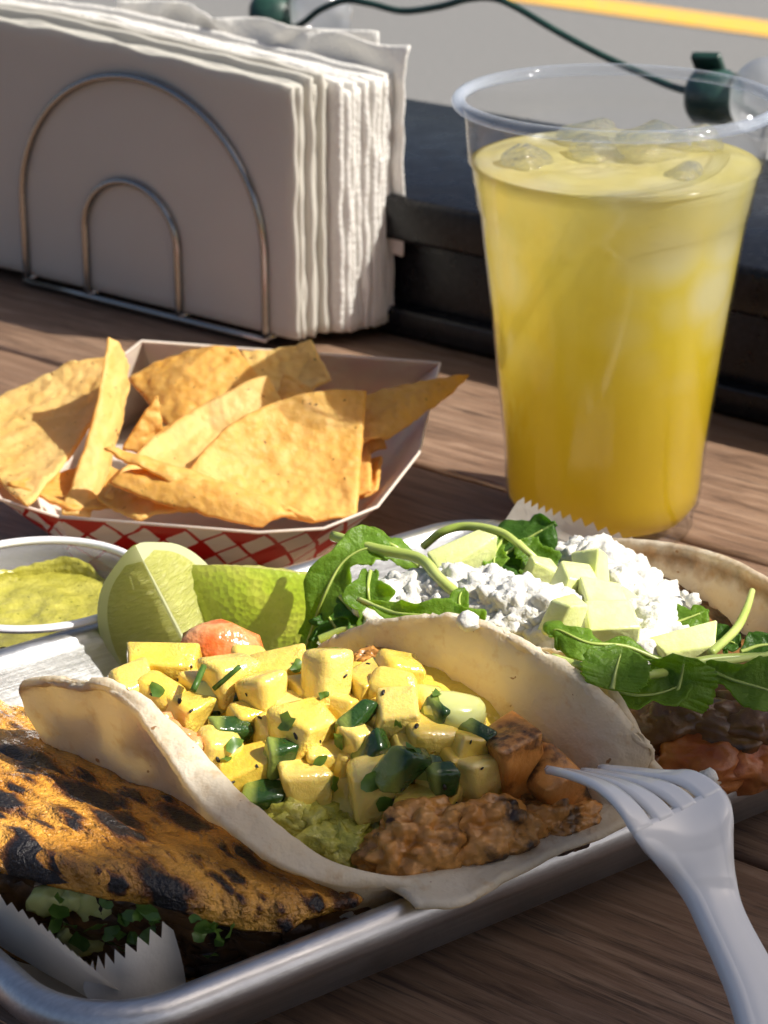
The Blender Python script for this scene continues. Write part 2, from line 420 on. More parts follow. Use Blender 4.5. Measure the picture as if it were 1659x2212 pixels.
# a diagonal check: diamonds of red and cream with thin double lines
u_ = t.math('MULTIPLY', sx[0], 1.0); v_ = t.math('MULTIPLY', sx[1], 1.0)
pa = t.math('ADD', t.math('MULTIPLY', u_, 13.0), t.math('MULTIPLY', v_, 4.0)); pb = t.math('SUBTRACT', t.math('MULTIPLY', u_, 13.0), t.math('MULTIPLY', v_, 4.0))
la = t.math('LESS_THAN', t.math('FRACT', pa), .13); lb = t.math('LESS_THAN', t.math('FRACT', pb), .13)
fa = t.math('LESS_THAN', t.math('FRACT', t.math('MULTIPLY', pa, .5)), .5); fb = t.math('LESS_THAN', t.math('FRACT', t.math('MULTIPLY', pb, .5)), .5)
red = t.math('MAXIMUM', t.math('MULTIPLY', fa, fb), t.math('MAXIMUM', la, lb))
t.set(col=t.mix(red, (.92, .90, .82), (.56, .006, .007)), rough=.6, spec=.2); t.translucent(.05, (.85, .62, .45)); M_CHECK = t.m
t = NT('white_card'); t.set(col=t.mix(t.noise(30), (.90, .86, .79), (.85, .79, .70)), rough=.6); t.translucent(.42, (.95, .74, .55)); M_CARD = t.m
boat = thing('paper_food_boat', 'red and white checked paper food boat full of tortilla chips', 'food tray', pt(420, 1100, 0))
rimP = [pt(128, 1118, .027), pt(560, 1152, .027), pt(700, 1143, .028), pt(815, 1096, .030), pt(905, 980, .034), pt(950, 786, .040), pt(690, 766, .040), pt(306, 738, .040), pt(150, 860, .036), pt(-40, 1010, .030), pt(0, 1080, .028)]
botP = [pt(175, 1232, .0015), pt(500, 1243, .0015), pt(600, 1240, .0015), pt(668, 1222, .0015), pt(735, 1130, .0015), pt(790, 905, .0015), pt(640, 880, .0015), pt(350, 870, .0015), pt(255, 930, .0015), pt(120, 1080, .0015), pt(130, 1170, .0015)]
n = len(rimP); V = []; F = []; U = []
def panel(idx, inner):
    off = .0008 if inner else 0
    A = []
    for k in idx:
        r, b = rimP[k % n], botP[k % n]; A.append((b, r))
    rows = [[b.lerp(r, f) for (b, r) in A] for f in (0, .5, 1)]
    return rows
cumul = [0]
for k in range(n): cumul.append(cumul[-1] + (rimP[(k + 1) % n] - rimP[k]).length)
def wall(name, ks, mat, inset, h0=0, h1=1):
    V = []; F = []; U = []
    cen = Vector((sum(p.x for p in rimP) / n, sum(p.y for p in rimP) / n, 0))
    for k in ks:
        r, b = rimP[k % n], botP[k % n]
        for f in np.linspace(h0, h1, 5):
            p = b.lerp(r, f); d = (cen - p); d.z = 0; p = p + d.normalized() * inset; V.append(p)
            U.append((cumul[k % n] * 6.2 + (0 if k < n else cumul[-1] * 6.2), f * .52))
    m = len(ks)
    for i in range(m - 1):
        for j in range(4): F.append((i * 5 + j, (i + 1) * 5 + j, (i + 1) * 5 + j + 1, i * 5 + j + 1))
    return add(name, (V, F, U), mat, boat, smooth=False)
wall('front_panel', [0, 1, 2, 3], M_CHECK, 0); wall('end_panel', [3, 4, 5], M_CHECK, 0); wall('back_panel', [5, 6, 7], M_CHECK, 0); wall('end_panel', [7, 8, 9, 10, 11], M_CHECK, 0)
wall('front_lining', [0, 1, 2, 3], M_CARD, .0006); wall('end_lining', [3, 4, 5], M_CARD, .0006); wall('back_lining', [5, 6, 7], M_CARD, .0006); wall('end_lining', [7, 8, 9, 10, 11], M_CARD, .0006)
add('bottom_panel', (botP, [tuple(range(n))]), M_CARD, boat, smooth=False)
add('rim_edge', tube([p + Vector((0, 0, .0002)) for p in rimP + [rimP[0]]], .0005, 6), M_CARD, boat)

# ================================================================ TORTILLA CHIPS
def chip_mat(name, a, b, tr):
    t = NT(name); v = t.coord()
    big = t.noise(70, 4, .6); fine = t.noise(600, 4, .6)
    col = t.ramp(big, [(.3, a), (.62, b), (.8, tuple(min(1, c * 1.12) for c in b))])
    col = t.mix(t.ramp(fine, [(.4, 0.0), (.75, .35)]), col, (.86, .62, .28))
    sp = t.ramp(t.noise(420, 2), [(.71, 0.0), (.735, 1.0)]); col = t.mix(sp, col, (.10, .035, .01))
    t.set(col=col, rough=.5, spec=.35)
    bl = t.voro(330, 'SMOOTH_F1'); h = t.math('ADD', t.math('MULTIPLY', bl, -1.0), t.math('MULTIPLY', fine, .5))
    t.bump(h, .30, .0011)
    t.translucent(.44, t.mix(.55, tr, col, 'MULTIPLY')); return t.m
M_CHIP = [chip_mat('corn_chip_a', (.74, .45, .08), (.92, .64, .18), (1.0, .62, .10)),
          chip_mat('corn_chip_b', (.80, .54, .14), (.95, .73, .28), (1.0, .70, .18)),
          chip_mat('corn_chip_c', (.74, .42, .07), (.90, .60, .15), (1.0, .56, .06))]
def chip(pts4, bow, seed, mat, label, arc=(0, 0, 0, 0), curl=0.0):
    """pts4 = (u, v, y) corners in order; arc = bulge of edges AB, BC, CD, DA in metres"""
    A, B, C, D = [pyy(*p) for p in pts4]
    ctr = (A + B + C + D) / 4; nrm = (C - A).cross(D - B).normalized()
    if nrm.y > 0: nrm = -nrm
    ni = nj = 34; G = np.zeros((ni, nj, 3))
    for i in range(ni):
        for j in range(nj):
            x = i / (ni - 1); y = j / (nj - 1)
            p = A * (1 - x) * (1 - y) + B * (1 - x) * y + C * x * y + D * x * (1 - y)
            p = p + ((A + B) / 2 - ctr).normalized() * arc[0] * 4 * y * (1 - y) * (1 - x)
            p = p + ((B + C) / 2 - ctr).normalized() * arc[1] * 4 * x * (1 - x) * y
            p = p + ((C + D) / 2 - ctr).normalized() * arc[2] * 4 * y * (1 - y) * x
            p = p + ((D + A) / 2 - ctr).normalized() * arc[3] * 4 * x * (1 - x) * (1 - y)
            q = p * 160
            bl = max(0, noise.noise(q + Vector((seed, 0, 0))) - .02) * .0016 + noise.noise(q * 2.6 + Vector((0, seed, 0))) * .00055
            p = p + nrm * (bow * (1 - (2 * y - 1) ** 2) * (1 - .5 * (2 * x - 1) ** 2) + curl * (x - .5) * (y - .5) * 4 + bl + .0009 * noise.noise(p * 45 + Vector((0, 0, seed))))
            p = p + Vector((noise.noise(p * 300 + Vector((9, seed, 0))), 0, noise.noise(p * 300 + Vector((seed, 4, 0))))) * .0003
            G[i, j] = p
    return add('tortilla_chip', solid(G, .0015), mat, label=label, cat='chip', group='tortilla chips in the checked paper boat')
chip([(-45, 880, .715), (150, 788, .728), (272, 790, .722), (60, 1092, .648)], -.004, 1, M_CHIP[1], 'big round-edged chip leaning at the left end of the boat', arc=(.004, .004, 0, .006))
chip([(236, 732, .700), (275, 790, .712), (190, 1118, .652), (132, 1108, .650)], .002, 2, M_CHIP[1], 'narrow upright chip with a thin tip above all the others', arc=(0, .003, 0, -.003))
chip([(282, 822, .742), (506, 752, .748), (560, 820, .735), (372, 925, .715)], .003, 3, M_CHIP[2], 'orange glowing chip at the back of the boat', arc=(.003, 0, 0, 0))
chip([(522, 762, .752), (670, 740, .752), (712, 818, .738), (590, 880, .722)], -.002, 4, M_CHIP[1], 'square-topped chip standing against the back wall of the boat')
chip([(338, 858, .690), (348, 925, .688), (300, 975, .684), (268, 968, .682)], .001, 5, M_CHIP[0], 'small pointed chip piece right of the narrow upright chip')
chip([(576, 814, .708), (625, 885, .695), (420, 1045, .655), (228, 1072, .652)], -.005, 6, M_CHIP[1], 'broad chip half hidden behind the front chip', arc=(0, 0, 0, .007))
chip([(788, 848, .688), (768, 1112, .652), (675, 1126, .648), (404, 1030, .656)], -.005, 7, M_CHIP[0], 'large triangular chip with a smooth curved edge at the front', arc=(0, 0, 0, .010))
chip([(228, 970, .652), (310, 990, .656), (680, 1118, .640), (420, 1075, .644)], .001, 8, M_CHIP[0], 'thin curled chip edge with a pointed tip below the broad chip', arc=(.001, .003, 0, 0))
chip([(243, 1042, .648), (372, 1030, .656), (652, 1122, .642), (565, 1136, .638)], .005, 9, M_CHIP[2], 'curled bright chip lying along the front rim of the boat', arc=(.002, .004, 0, .004))
chip([(786, 862, .702), (1010, 812, .715), (835, 946, .690), (780, 960, .684)], .002, 10, M_CHIP[0], 'blistered chip pointing right over the boat wall', arc=(.001, .003, 0, 0))
chip([(775, 900, .705), (822, 915, .702), (832, 970, .694), (770, 1000, .690)], .003, 11, M_CHIP[2], 'small bright curled chip piece behind the front chip')
chip([(765, 985, .692), (822, 990, .690), (814, 1062, .672), (765, 1075, .668)], -.002, 12, M_CHIP[2], 'small bright chip piece low by the right wall of the boat')
chip([(615, 812, .722), (690, 862, .716), (625, 890, .706), (600, 860, .712)], .002, 13, M_CHIP[0], 'little chip fragment between the back and front chips')
chip([(212, 1080, .655), (250, 1045, .662), (420, 1105, .650), (300, 1122, .642)], .002, 14, M_CHIP[0], 'chip with a ragged end behind the front rim')
chip([(20, 1040, .660), (200, 1000, .680), (420, 1070, .668), (150, 1100, .650)], -.002, 15, M_CHIP[2], 'flat chip at the bottom left of the boat')
chip([(300, 930, .705), (520, 900, .715), (640, 1000, .690), (330, 1060, .670)], -.002, 16, M_CHIP[2], 'flat chip buried in the middle of the boat')
chip([(560, 900, .712), (790, 880, .712), (800, 1060, .668), (600, 1080, .660)], -.003, 17, M_CHIP[2], 'chip lying under the front chip')
# ================================================================ PLASTIC CUP with yellow drink
CUPC = Vector((.0704, .7057, 0))
t = NT('clear_plastic'); tr = t.new('ShaderNodeBsdfTransparent'); tr.inputs[0].default_value = (.96, .97, .98, 1)
gl = t.new('ShaderNodeBsdfGlossy'); gl.inputs['Roughness'].default_value = .16
lwt = t.new('ShaderNodeLayerWeight'); lwt.inputs[0].default_value = .5
f2 = t.math('ADD', t.math('MULTIPLY', t.math('POWER', lwt.outputs[1], 3.5), .85), .035)
mx = t.new('ShaderNodeMixShader'); t.l.new(f2, mx.inputs[0]); t.l.new(tr.outputs[0], mx.inputs[1]); t.l.new(gl.outputs[0], mx.inputs[2])
t.l.new(mx.outputs[0], t.out.inputs[0]); M_CLEAR = t.m
t = NT('clear_plastic_rim'); tr = t.new('ShaderNodeBsdfTransparent'); tr.inputs[0].default_value = (.93, .95, .98, 1)
t.set(col=(.50, .55, .64), rough=.06, spec=.9); lwt = t.new('ShaderNodeLayerWeight'); lwt.inputs[0].default_value = .5
mx = t.new('ShaderNodeMixShader'); t.put(mx.inputs[0], t.math('ADD', t.math('MULTIPLY', t.math('POWER', lwt.outputs[1], 1.8), .5), .06)); t.l.new(tr.outputs[0], mx.inputs[1]); t.l.new(t.b.outputs[0], mx.inputs[2]); t.l.new(mx.outputs[0], t.out.inputs[0]); M_RIM = t.m
cup = thing('plastic_cup', 'tall clear plastic cup filled with cloudy yellow iced drink', 'cup', CUPC)
body = [(.0262, .0020), (.0272, .0004), (.0285, .0006), (.0292, .0022), (.0293, .0076), (.0300, .0086), (.0309, .0100), (.0316, .0170), (.0320, .0260), (.0323, .0290), (.0372, .0720), (.0402, .0960), (.0414, .1045), (.0421, .1053), (.0428, .1120), (.0433, .1128), (.0438, .1180),
        (.0449, .1192), (.0455, .1270), (.0460, .1330), (.0470, .1362)]
add('body', lathe(body, 96, CUPC), M_CLEAR, cup)
rc = (.0480, .1375)
add('rim', lathe([(rc[0] + .0022 * math.cos(a), rc[1] + .0019 * math.sin(a)) for a in np.linspace(0, 2 * math.pi, 17)], 96, CUPC), M_RIM, cup)
add('bottom', lathe([(.0001, .0042), (.024, .0042), (.0262, .0020)], 64, CUPC), M_CLEAR, cup)
# drink: paler where the ice has melted, deep yellow below
t = NT('yellow_drink'); v = t.coord(); z = t.sep(v)[2]
zz = t.math('ADD', z, t.math('MULTIPLY', t.math('SUBTRACT', t.noise(28, 3, .6, v, .6), .5), .045))
col = t.ramp(t.math('DIVIDE', zz, .126), [(.02, (.70, .47, .010)), (.30, (.75, .54, .018)), (.52, (.84, .67, .05)), (.68, (.88, .76, .16)), (.84, (.90, .84, .40)), (.97, (.86, .82, .44))])
ice = t.ramp(t.voro(48, 'F1', t.coord(rot=(.4, .5, .2))), [(.25, 1.0), (.62, 0.0)]); icez = t.ramp(t.math('DIVIDE', z, .12), [(.40, 0.0), (.65, .75), (1.0, .85)])
col = t.mix(t.math('MULTIPLY', ice, icez), col, (.86, .85, .62))
t.set(col=col, rough=.16, spec=.35, ior=1.33)
t.bump(t.noise(120, 2), .05, .001)
t.translucent(.55, t.mix(.5, col, (1.0, .86, .30)))
lastmix = t.out.inputs[0].links[0].from_socket; tr = t.new('ShaderNodeBsdfTransparent'); tr.inputs[0].default_value = (.93, .88, .50, 1)
mx = t.new('ShaderNodeMixShader'); t.put(mx.inputs[0], t.ramp(t.math('DIVIDE', z, .126), [(.74, 0.0), (.90, .26), (.96, .42)])); t.l.new(lastmix, mx.inputs[1]); t.l.new(tr.outputs[0], mx.inputs[2]); t.l.new(mx.outputs[0], t.out.inputs[0]); M_DRINK = t.m
LVL = .1190
def cr_at(z): return np.interp(z, [p[1] for p in body[3:]], [p[0] for p in body[3:]]) - .0008
prof = [(.0001, .0046), (.0235, .0046), (.0272, .0060)] + [(cr_at(z), z) for z in np.linspace(.0105, LVL, 22)]
V, F = lathe(prof, 72, CUPC)
# top surface rings with ripples and bumps of floating ice
top0 = len(V); rings = 26; rmax = cr_at(LVL)
random.seed(11)
bergs = [(random.uniform(0, 6.28), random.uniform(.008, .034), random.uniform(.006, .011), random.uniform(.001, .005)) for _ in range(16)]
for i in range(1, rings):
    r = rmax * (1 - i / rings)
    for k in range(72):
        a = 2 * math.pi * k / 72; x, y = r * math.cos(a), r * math.sin(a); h = 0
        for (ba, br, bs, bh) in bergs:
            d2 = ((x - br * math.cos(ba)) ** 2 + (y - br * math.sin(ba)) ** 2) / bs ** 2
            h = max(h, bh * .5 * math.exp(-d2))
        e = min(1, (rmax - r) / .004)
        V.append(CUPC + Vector((x, y, LVL + e * (h + .0006 * noise.noise(Vector((x * 300, y * 300, 1)))))))
last = (len(prof) - 1) * 72
for i in range(rings - 1):
    a0 = last if i == 0 else top0 + (i - 1) * 72; b0 = top0 + i * 72
    for k in range(72):
        k2 = (k + 1) % 72; F.append((a0 + k, a0 + k2, b0 + k2, b0 + k))
F.append(tuple(top0 + (rings - 2) * 72 + k for k in range(72)))
add('drink', (V, F), M_DRINK, label='cloudy yellow drink inside the clear cup', cat='drink')
t = NT('wet_ice'); tr = t.new('ShaderNodeBsdfTransparent'); tr.inputs[0].default_value = (1, 1, .95, 1)
gl = t.new('ShaderNodeBsdfGlossy'); gl.inputs['Roughness'].default_value = .05; gl.inputs[0].default_value = (1, .98, .88, 1)
t.bump(t.noise(330, 4, .7), .8, .0014); nl = t.b.inputs['Normal'].links[0].from_socket; t.l.new(nl, gl.inputs['Normal'])
lwt = t.new('ShaderNodeLayerWeight'); lwt.inputs[0].default_value = .5; t.l.new(nl, lwt.inputs['Normal'])
mx = t.new('ShaderNodeMixShader'); t.put(mx.inputs[0], t.math('ADD', t.math('MULTIPLY', t.math('POWER', lwt.outputs[1], 2.0), .7), .20)); t.l.new(tr.outputs[0], mx.inputs[1]); t.l.new(gl.outputs[0], mx.inputs[2]); t.l.new(mx.outputs[0], t.out.inputs[0]); M_ICE = t.m
icel = ['ice cube floating at the far right of the yellow drink', 'ice cube by the left wall of the cup', 'large ice lump rising above the drink at the right', 'ice cube in the middle of the drink surface', 'ice cube at the back of the drink surface', 'ice cube near the front wall of the cup']
for k, (ax, ay, s, h) in enumerate([(.026, .016, .016, .003), (-.027, -.004, .015, .001), (.012, .006, .021, .004), (-.006, .004, .017, .001), (-.006, .026, .018, .002), (.018, -.018, .014, -.001)]):
    g = rbox(s, s * .9, s * .75, s * .28, 4)
    V2 = [Vector(p) * (1 + .16 * fz(p, 140, k)) for p in g[0]]
    add('ice_cube', at((V2, g[1]), CUPC + Vector((ax, ay, LVL + h - s * .12)), (random.uniform(-.5, .5), random.uniform(-.5, .5), random.uniform(0, 3))), M_ICE, label=icel[k], cat='ice cube', group='ice cubes in the drink')

# ================================================================ SHEET PAN
AC, NC = .2985, .4203; HA, HN, RC = .1205, .0838, .027
t = NT('brushed_aluminium'); ang = math.atan2(.6, .8); v = t.coord('Object', rot=(0, 0, -ang))
mp = t.new('ShaderNodeMapping'); t.l.new(v, mp.inputs[0]); mp.inputs['Scale'].default_value = (.02, 1, 1)
br = t.noise(900, 4, .7, mp.outputs[0]); bl = t.noise(40, 3)
t.set(col=t.ramp(br, [(.3, (.50, .505, .515)), (.7, (.64, .64, .645))]), metal=1.0, rough=t.ramp(bl, [(.3, .33), (.7, .46)]))
b = t.bump(br, .09, .0003); t.bump(t.noise(420, 2), .08, .0006, b); M_ALU = t.m
def rr(ins, z, seg=12):
    hx, hy, r = HA - ins, HN - ins, max(RC - ins, .006); P = []
    for (sx, sy, a0) in ((1, 1, 0), (-1, 1, 90), (-1, -1, 180), (1, -1, 270)):
        for k in range(seg + 1):
            a = R(a0 + 90 * k / seg); P.append(tn(AC + sx * (hx - r) + r * math.cos(a), NC + sy * (hy - r) + r * math.sin(a), z))
    return P
pan = thing('sheet_pan', 'small brushed aluminium sheet pan with rolled rim holding the tacos', 'tray', tn(AC, NC, 0))
def loops(pr):
    V = []; F = []; m = 52
    for (i, z) in pr: V += rr(i, z)
    for k in range(len(pr) - 1):
        for j in range(m):
            j2 = (j + 1) % m; F.append((k * m + j, k * m + j2, (k + 1) * m + j2, (k + 1) * m + j))
    return V, F, m
V, F, m = loops([(.023, .0014), (.0195, .0016), (.0178, .0026), (.0168, .0045), (.0125, .0140), (.0086, .0222), (.0080, .0245), (.0068, .0266), (.0048, .0277), (.0026, .0276), (.0009, .0264), (0, .0243), (.0002, .0220), (.0014, .0202), (.0034, .0192), (.0058, .0190), (.0086, .0186), (.0096, .0172), (.0135, .0090), (.0172, .0022), (.0188, .0008), (.0225, .0002)])
add('rim_and_walls', (V, F), M_ALU, pan)
add('pan_floor', ([p for p in rr(.0228, .0013)] , [tuple(range(52))]), M_ALU, pan, smooth=False)
add('pan_underside', ([p for p in rr(.0226, .0004)] , [tuple(range(52))]), M_ALU, pan, smooth=False)

# ================================================================ PARCHMENT with sawtooth edges
t = NT('parchment'); t.set(col=t.mix(t.noise(45, 4), (.88, .85, .80), (.80, .75, .68)), rough=.55, spec=.3); t.bump(t.noise(250, 3), .2, .0008); t.translucent(.38, (.85, .80, .72)); M_PARCH = t.m
def parchment(name, rows, ni, nj, teeth, label, depth=.004):
    G = patch(rows, ni, nj)
    for i in range(ni):
        for j in range(nj): G[i, j] += np.array([0, 0, .0006 * noise.noise(Vector(G[i, j]) * 120)])
    # extend the last row into triangular teeth
    V = [tuple(p) for p in G.reshape(-1, 3)]; F = []
    for i in range(ni - 1):
        for j in range(nj - 1): F.append((i * nj + j, i * nj + j + 1, (i + 1) * nj + j + 1, (i + 1) * nj + j))
    st = (nj - 1) // teeth
    for k in range(teeth):
        a = (ni - 1) * nj + k * st; c = a + st; mid = a + st // 2
        o = G[ni - 1, k * st + st // 2] - G[ni - 3, k * st + st // 2]; o = o / np.linalg.norm(o)
        V.append(tuple(G[ni - 1, k * st + st // 2] + o * depth)); tip = len(V) - 1
        for q in range(a, c): F.append((q, q + 1, tip))
    return add(name, (V, F), M_PARCH, label=label, cat='paper')
parchment('parchment_sheet', [[pt(-60, 2010, .020), pt(60, 2080, .018), pt(180, 2150, .016), pt(290, 2190, .012)], [pt(-60, 1950, .026), pt(70, 2020, .026), pt(180, 2095, .024), pt(265, 2150, .018)], [pt(-60, 1915, .030), pt(70, 1992, .031), pt(165, 2066, .030), pt(240, 2125, .022)]], 12, 81, 16, 'white parchment strip with sawtooth edge along the near left pan rim', .0028)
parchment('parchment_sheet', [[pt(190, 2160, .018), pt(300, 2195, .013), pt(400, 2190, .010)], [pt(180, 2132, .020), pt(285, 2120, .021), pt(400, 2110, .016)], [pt(185, 2112, .021), pt(270, 2070, .027), pt(375, 2010, .027)]], 14, 41, 8, 'curled parchment flap with sawtooth edge in the near pan corner', .0035)
parchment('parchment_sheet', [[pt(1060, 1200, .010), pt(1190, 1230, .010), pt(1360, 1250, .010)], [pt(1085, 1135, .025), pt(1200, 1165, .025), pt(1370, 1200, .022)], [pt(1117, 1086, .034), pt(1215, 1122, .032), pt(1375, 1178, .026)]], 12, 73, 12, 'parchment edge with sawteeth sticking up in front of the cup', .0024)
t = NT('parchment_greasy'); t.set(col=(.5, .42, .32), rough=.4); M_PARCHG = t.m
V = [tn(AC + sx * .098, NC + sy * .062, .0026) for sx, sy in ((-1, -1), (1, -1), (1, 1), (-1, 1))]
add('parchment_liner', (V, [(0, 1, 2, 3)]), M_PARCHG, smooth=False, label='greasy parchment liner flat under the tacos on the pan floor', cat='paper')

# ================================================================ SALSA CUP
SC = pt(76, 1252, .031); SC.z = 0
t = NT('frosted_plastic'); tr = t.new('ShaderNodeBsdfTransparent'); tr.inputs[0].default_value = (.92, .92, .92, 1)
t.set(col=(.86, .85, .88), rough=.22, spec=.5); mx = t.new('ShaderNodeMixShader'); mx.inputs[0].default_value = .15
t.l.new(tr.outputs[0], mx.inputs[1]); t.l.new(t.b.outputs[0], mx.inputs[2]); t.l.new(mx.outputs[0], t.out.inputs[0]); M_FROST = t.m
scup = thing('salsa_cup', 'small translucent plastic cup of green salsa behind the pan', 'cup', SC)
wallp = [(.0001, .0006), (.0215, .0006), (.0235, .0020), (.0285, .0262), (.0290, .0290)]
add('body', lathe(wallp + [(r - .0006, z + .0005) for (r, z) in reversed(wallp)], 72, SC), M_FROST, scup)
M_SRIM = m_simple('frosted_rim', (.84, .83, .86), None, rough=.2).m
add('rim', lathe([(.0303 + .0012 * math.cos(a), .0300 + .0011 * math.sin(a)) for a in np.linspace(0, 2 * math.pi, 13)], 72, SC), M_SRIM, scup)
t = NT('green_salsa'); c = t.noise(160, 5, .6)
t.set(col=t.mix(t.ramp(t.noise(700, 2), [(.68, 0.0), (.72, 1.0)]), t.ramp(c, [(.3, (.30, .28, .035)), (.7, (.46, .42, .085))]), (.07, .08, .01)), rough=.22)
t.bump(t.noise(220, 4), .4, .0015); M_SALSA = t.m
prof = [(.0001, .0012), (.0205, .0012), (.0268, .0215)]; V, F = lathe(prof, 72, SC); b0 = len(V)
for i in range(1, 22):
    r = .0268 * (1 - i / 22)
    for k in range(72):
        a = 2 * math.pi * k / 72; x, y = r * math.cos(a), r * math.sin(a)
        V.append(SC + Vector((x, y, .0215 + .0012 * fz((x, y, 0), 110) - .0012 * (1 - r / .0268))))
for i in range(21):
    a0 = 2 * 72 if i == 0 else b0 + (i - 1) * 72; c0 = b0 + i * 72
    for k in range(72): k2 = (k + 1) % 72; F.append((a0 + k, a0 + k2, c0 + k2, c0 + k))
F.append(tuple(b0 + 20 * 72 + k for k in range(72)))
sal = add('green_salsa', (V, F), M_SALSA, label='green tomatillo salsa in the small plastic cup', cat='salsa')
# smears on the inner wall above the level
V = []; F = []; NA, NZ = 150, 10
for i in range(NA):
    a = 2 * math.pi * i / NA; hh = .004 + .0045 * (noise.noise(Vector((math.cos(a) * 2.4, math.sin(a) * 2.4, 5))) + .35 * noise.noise(Vector((math.cos(a) * 9, math.sin(a) * 9, 5)))) 
    hh = min(max(hh, .0004), .0075)
    for k in range(NZ):
        zz = .0205 + hh * k / (NZ - 1); r = .0262 + (zz - .0205) * .2 + .0008 * (1 - k / (NZ - 1)) * 0 + (.0006 if k == NZ - 1 else 0) - .0004 * (1 + noise.noise(Vector((a * 9, zz * 900, 1))))
        V.append(SC + Vector((r * math.cos(a), r * math.sin(a), zz)))
for i in range(NA):
    for k in range(NZ - 1):
        i2 = (i + 1) % NA; F.append((i * NZ + k, i2 * NZ + k, i2 * NZ + k + 1, i * NZ + k + 1))
add('smear', (V, F), M_SALSA, sal, label='salsa smeared up the inside of the cup')

# ================================================================ LIME WEDGES
t = NT('lime_rind'); c = t.noise(55, 3); sp = t.voro(620, 'F1')
t.set(col=t.mix(t.ramp(sp, [(.0, .35), (.35, 0.0)]), t.ramp(c, [(.30, (.20, .33, .012)), (.55, (.40, .52, .026)), (.75, (.64, .62, .11))]), (.07, .14, .006)), rough=.26, spec=.5)
t.bump(sp, .3, .0006); t.translucent(.32, (.92, .92, .45)); M_RIND = t.m
t = NT('lime_pith'); t.set(col=(.80, .82, .55), rough=.5); t.translucent(.55, (.95, .95, .70)); M_PITH = t.m
t = NT('lime_pulp'); v = t.coord('UV'); 
st = t.new('ShaderNodeMapping'); t.l.new(v, st.inputs[0]); st.inputs['Scale'].default_value = (.9, 5.5, 1); st.inputs['Rotation'].default_value = (0, 0, .22)
fib = t.noise(5, 4, .6, st.outputs[0], .9)
t.set(col=t.ramp(fib, [(.3, (.50, .52, .12)), (.55, (.70, .70, .26)), (.75, (.88, .88, .55))]), rough=.18, spec=.6); t.bump(fib, .6, .0012); t.translucent(.58, (.98, .96, .50)); M_PULP = t.m
def lime(label, ctr, axis, r1, deg, Rr=.0235, L=.027):
    """wedge of a lime: axis through the core, cut faces span axis x r1 and axis x r2"""
    ax = Vector(axis).normalized(); e1 = Vector(r1); e1 = (e1 - ax * e1.dot(ax)).normalized(); e2 = ax.cross(e1)
    A = R(deg)
    root = thing('lime_wedge', label, 'lime', Vector(ctr) - Vector((0, 0, .02)), 'lime wedges at the back of the pan')
    def pos(phi, th, k=1.0):   # phi: angle round axis, th: 0..pi along axis
        tip = .0025 * math.exp(-((th) / .25) ** 2) + .0025 * math.exp(-((math.pi - th) / .25) ** 2)
        return Vector(ctr) + ax * (L + tip) * math.cos(th) * k + (e1 * math.cos(phi) + e2 * math.sin(phi)) * Rr * math.sin(th) * k
    nt, na = 40, 28
    V = []; F = []
    for i in range(na + 1):
        for j in range(nt + 1):
            p = pos(A * i / na, math.pi * j / nt); V.append(p + (p - Vector(ctr)).normalized() * .00025 * noise.noise(p * 500))
    for i in range(na):
        for j in range(nt):
            a = i * (nt + 1) + j; F.append((a, a + 1, a + nt + 2, a + nt + 1))
    add('rind', (V, F), M_RIND, root)
    for phi, sgn in ((0, -1), (A, 1)):
        nrm = (ax.cross(e1 * math.cos(phi) + e2 * math.sin(phi))).normalized() * (1 if A * sgn > 0 else -1)
        V = []; F = []; U = []; nr = 5
        fr_ = [0, .5, .88, .96, 1.0]
        rad = e1 * math.cos(phi) + e2 * math.sin(phi)
        def fpos(th, f, g=1.0):
            tip = .0025 * math.exp(-((th) / .25) ** 2) + .0025 * math.exp(-((math.pi - th) / .25) ** 2)
            return Vector(ctr) + ax * (L + tip) * math.cos(th) * g + rad * Rr * math.sin(th) * f
        V = []; F = []
        for j in range(nt + 1):
            for f in (0, .5, 1.0): V.append(fpos(math.pi * j / nt, f))
        for j in range(nt):
            b = j * 3; F += [(b, b + 1, b + 4, b + 3), (b + 1, b + 2, b + 5, b + 4)]
        pth = add('pith', (V, F), M_PITH, root, smooth=False)
        # pulp, slightly proud of the pith ring, parted by a thin membrane
        for (s0, s1) in ((.085, .655), (.672, .915)):
            V = []; U = []; F = []; n1, n2 = 26, 44
            for i in range(n1 + 1):
                for j in range(n2 + 1):
                    x = i / n1; y = j / n2
                    th = math.pi * (s0 + (s1 - s0) * y); f = .03 + (.865 - .03) * x
                    e = min(x, 1 - x) * min(y, 1 - y); h = .0009 * min(1, e * 22) + .0007 * noise.noise(Vector((x * 2.5, y * 22, phi))) * min(1, e * 20)
                    V.append(fpos(th, f, .935) + nrm * (h + .00012)); U.append((x, th))
            for i in range(n1):
                for j in range(n2): a = i * (n2 + 1) + j; F.append((a, a + 1, a + n2 + 2, a + n2 + 1))
            add('pulp_segment', (V, F, U), M_PULP, pth)
    return root
c1 = pyy(404, 1398, .556)
lime('lime wedge showing its pale cut flesh at the back of the middle taco', c1, (-.40, .02, .92), (-.93, .38, -.35), -95, .0248, .0285)
c2 = pyy(545, 1248, .588)
lime('lime wedge turned with its glossy green rind to the front', c2, (.84, -.48, .20), (.12, -.86, .48), 125, .0262, .0250)

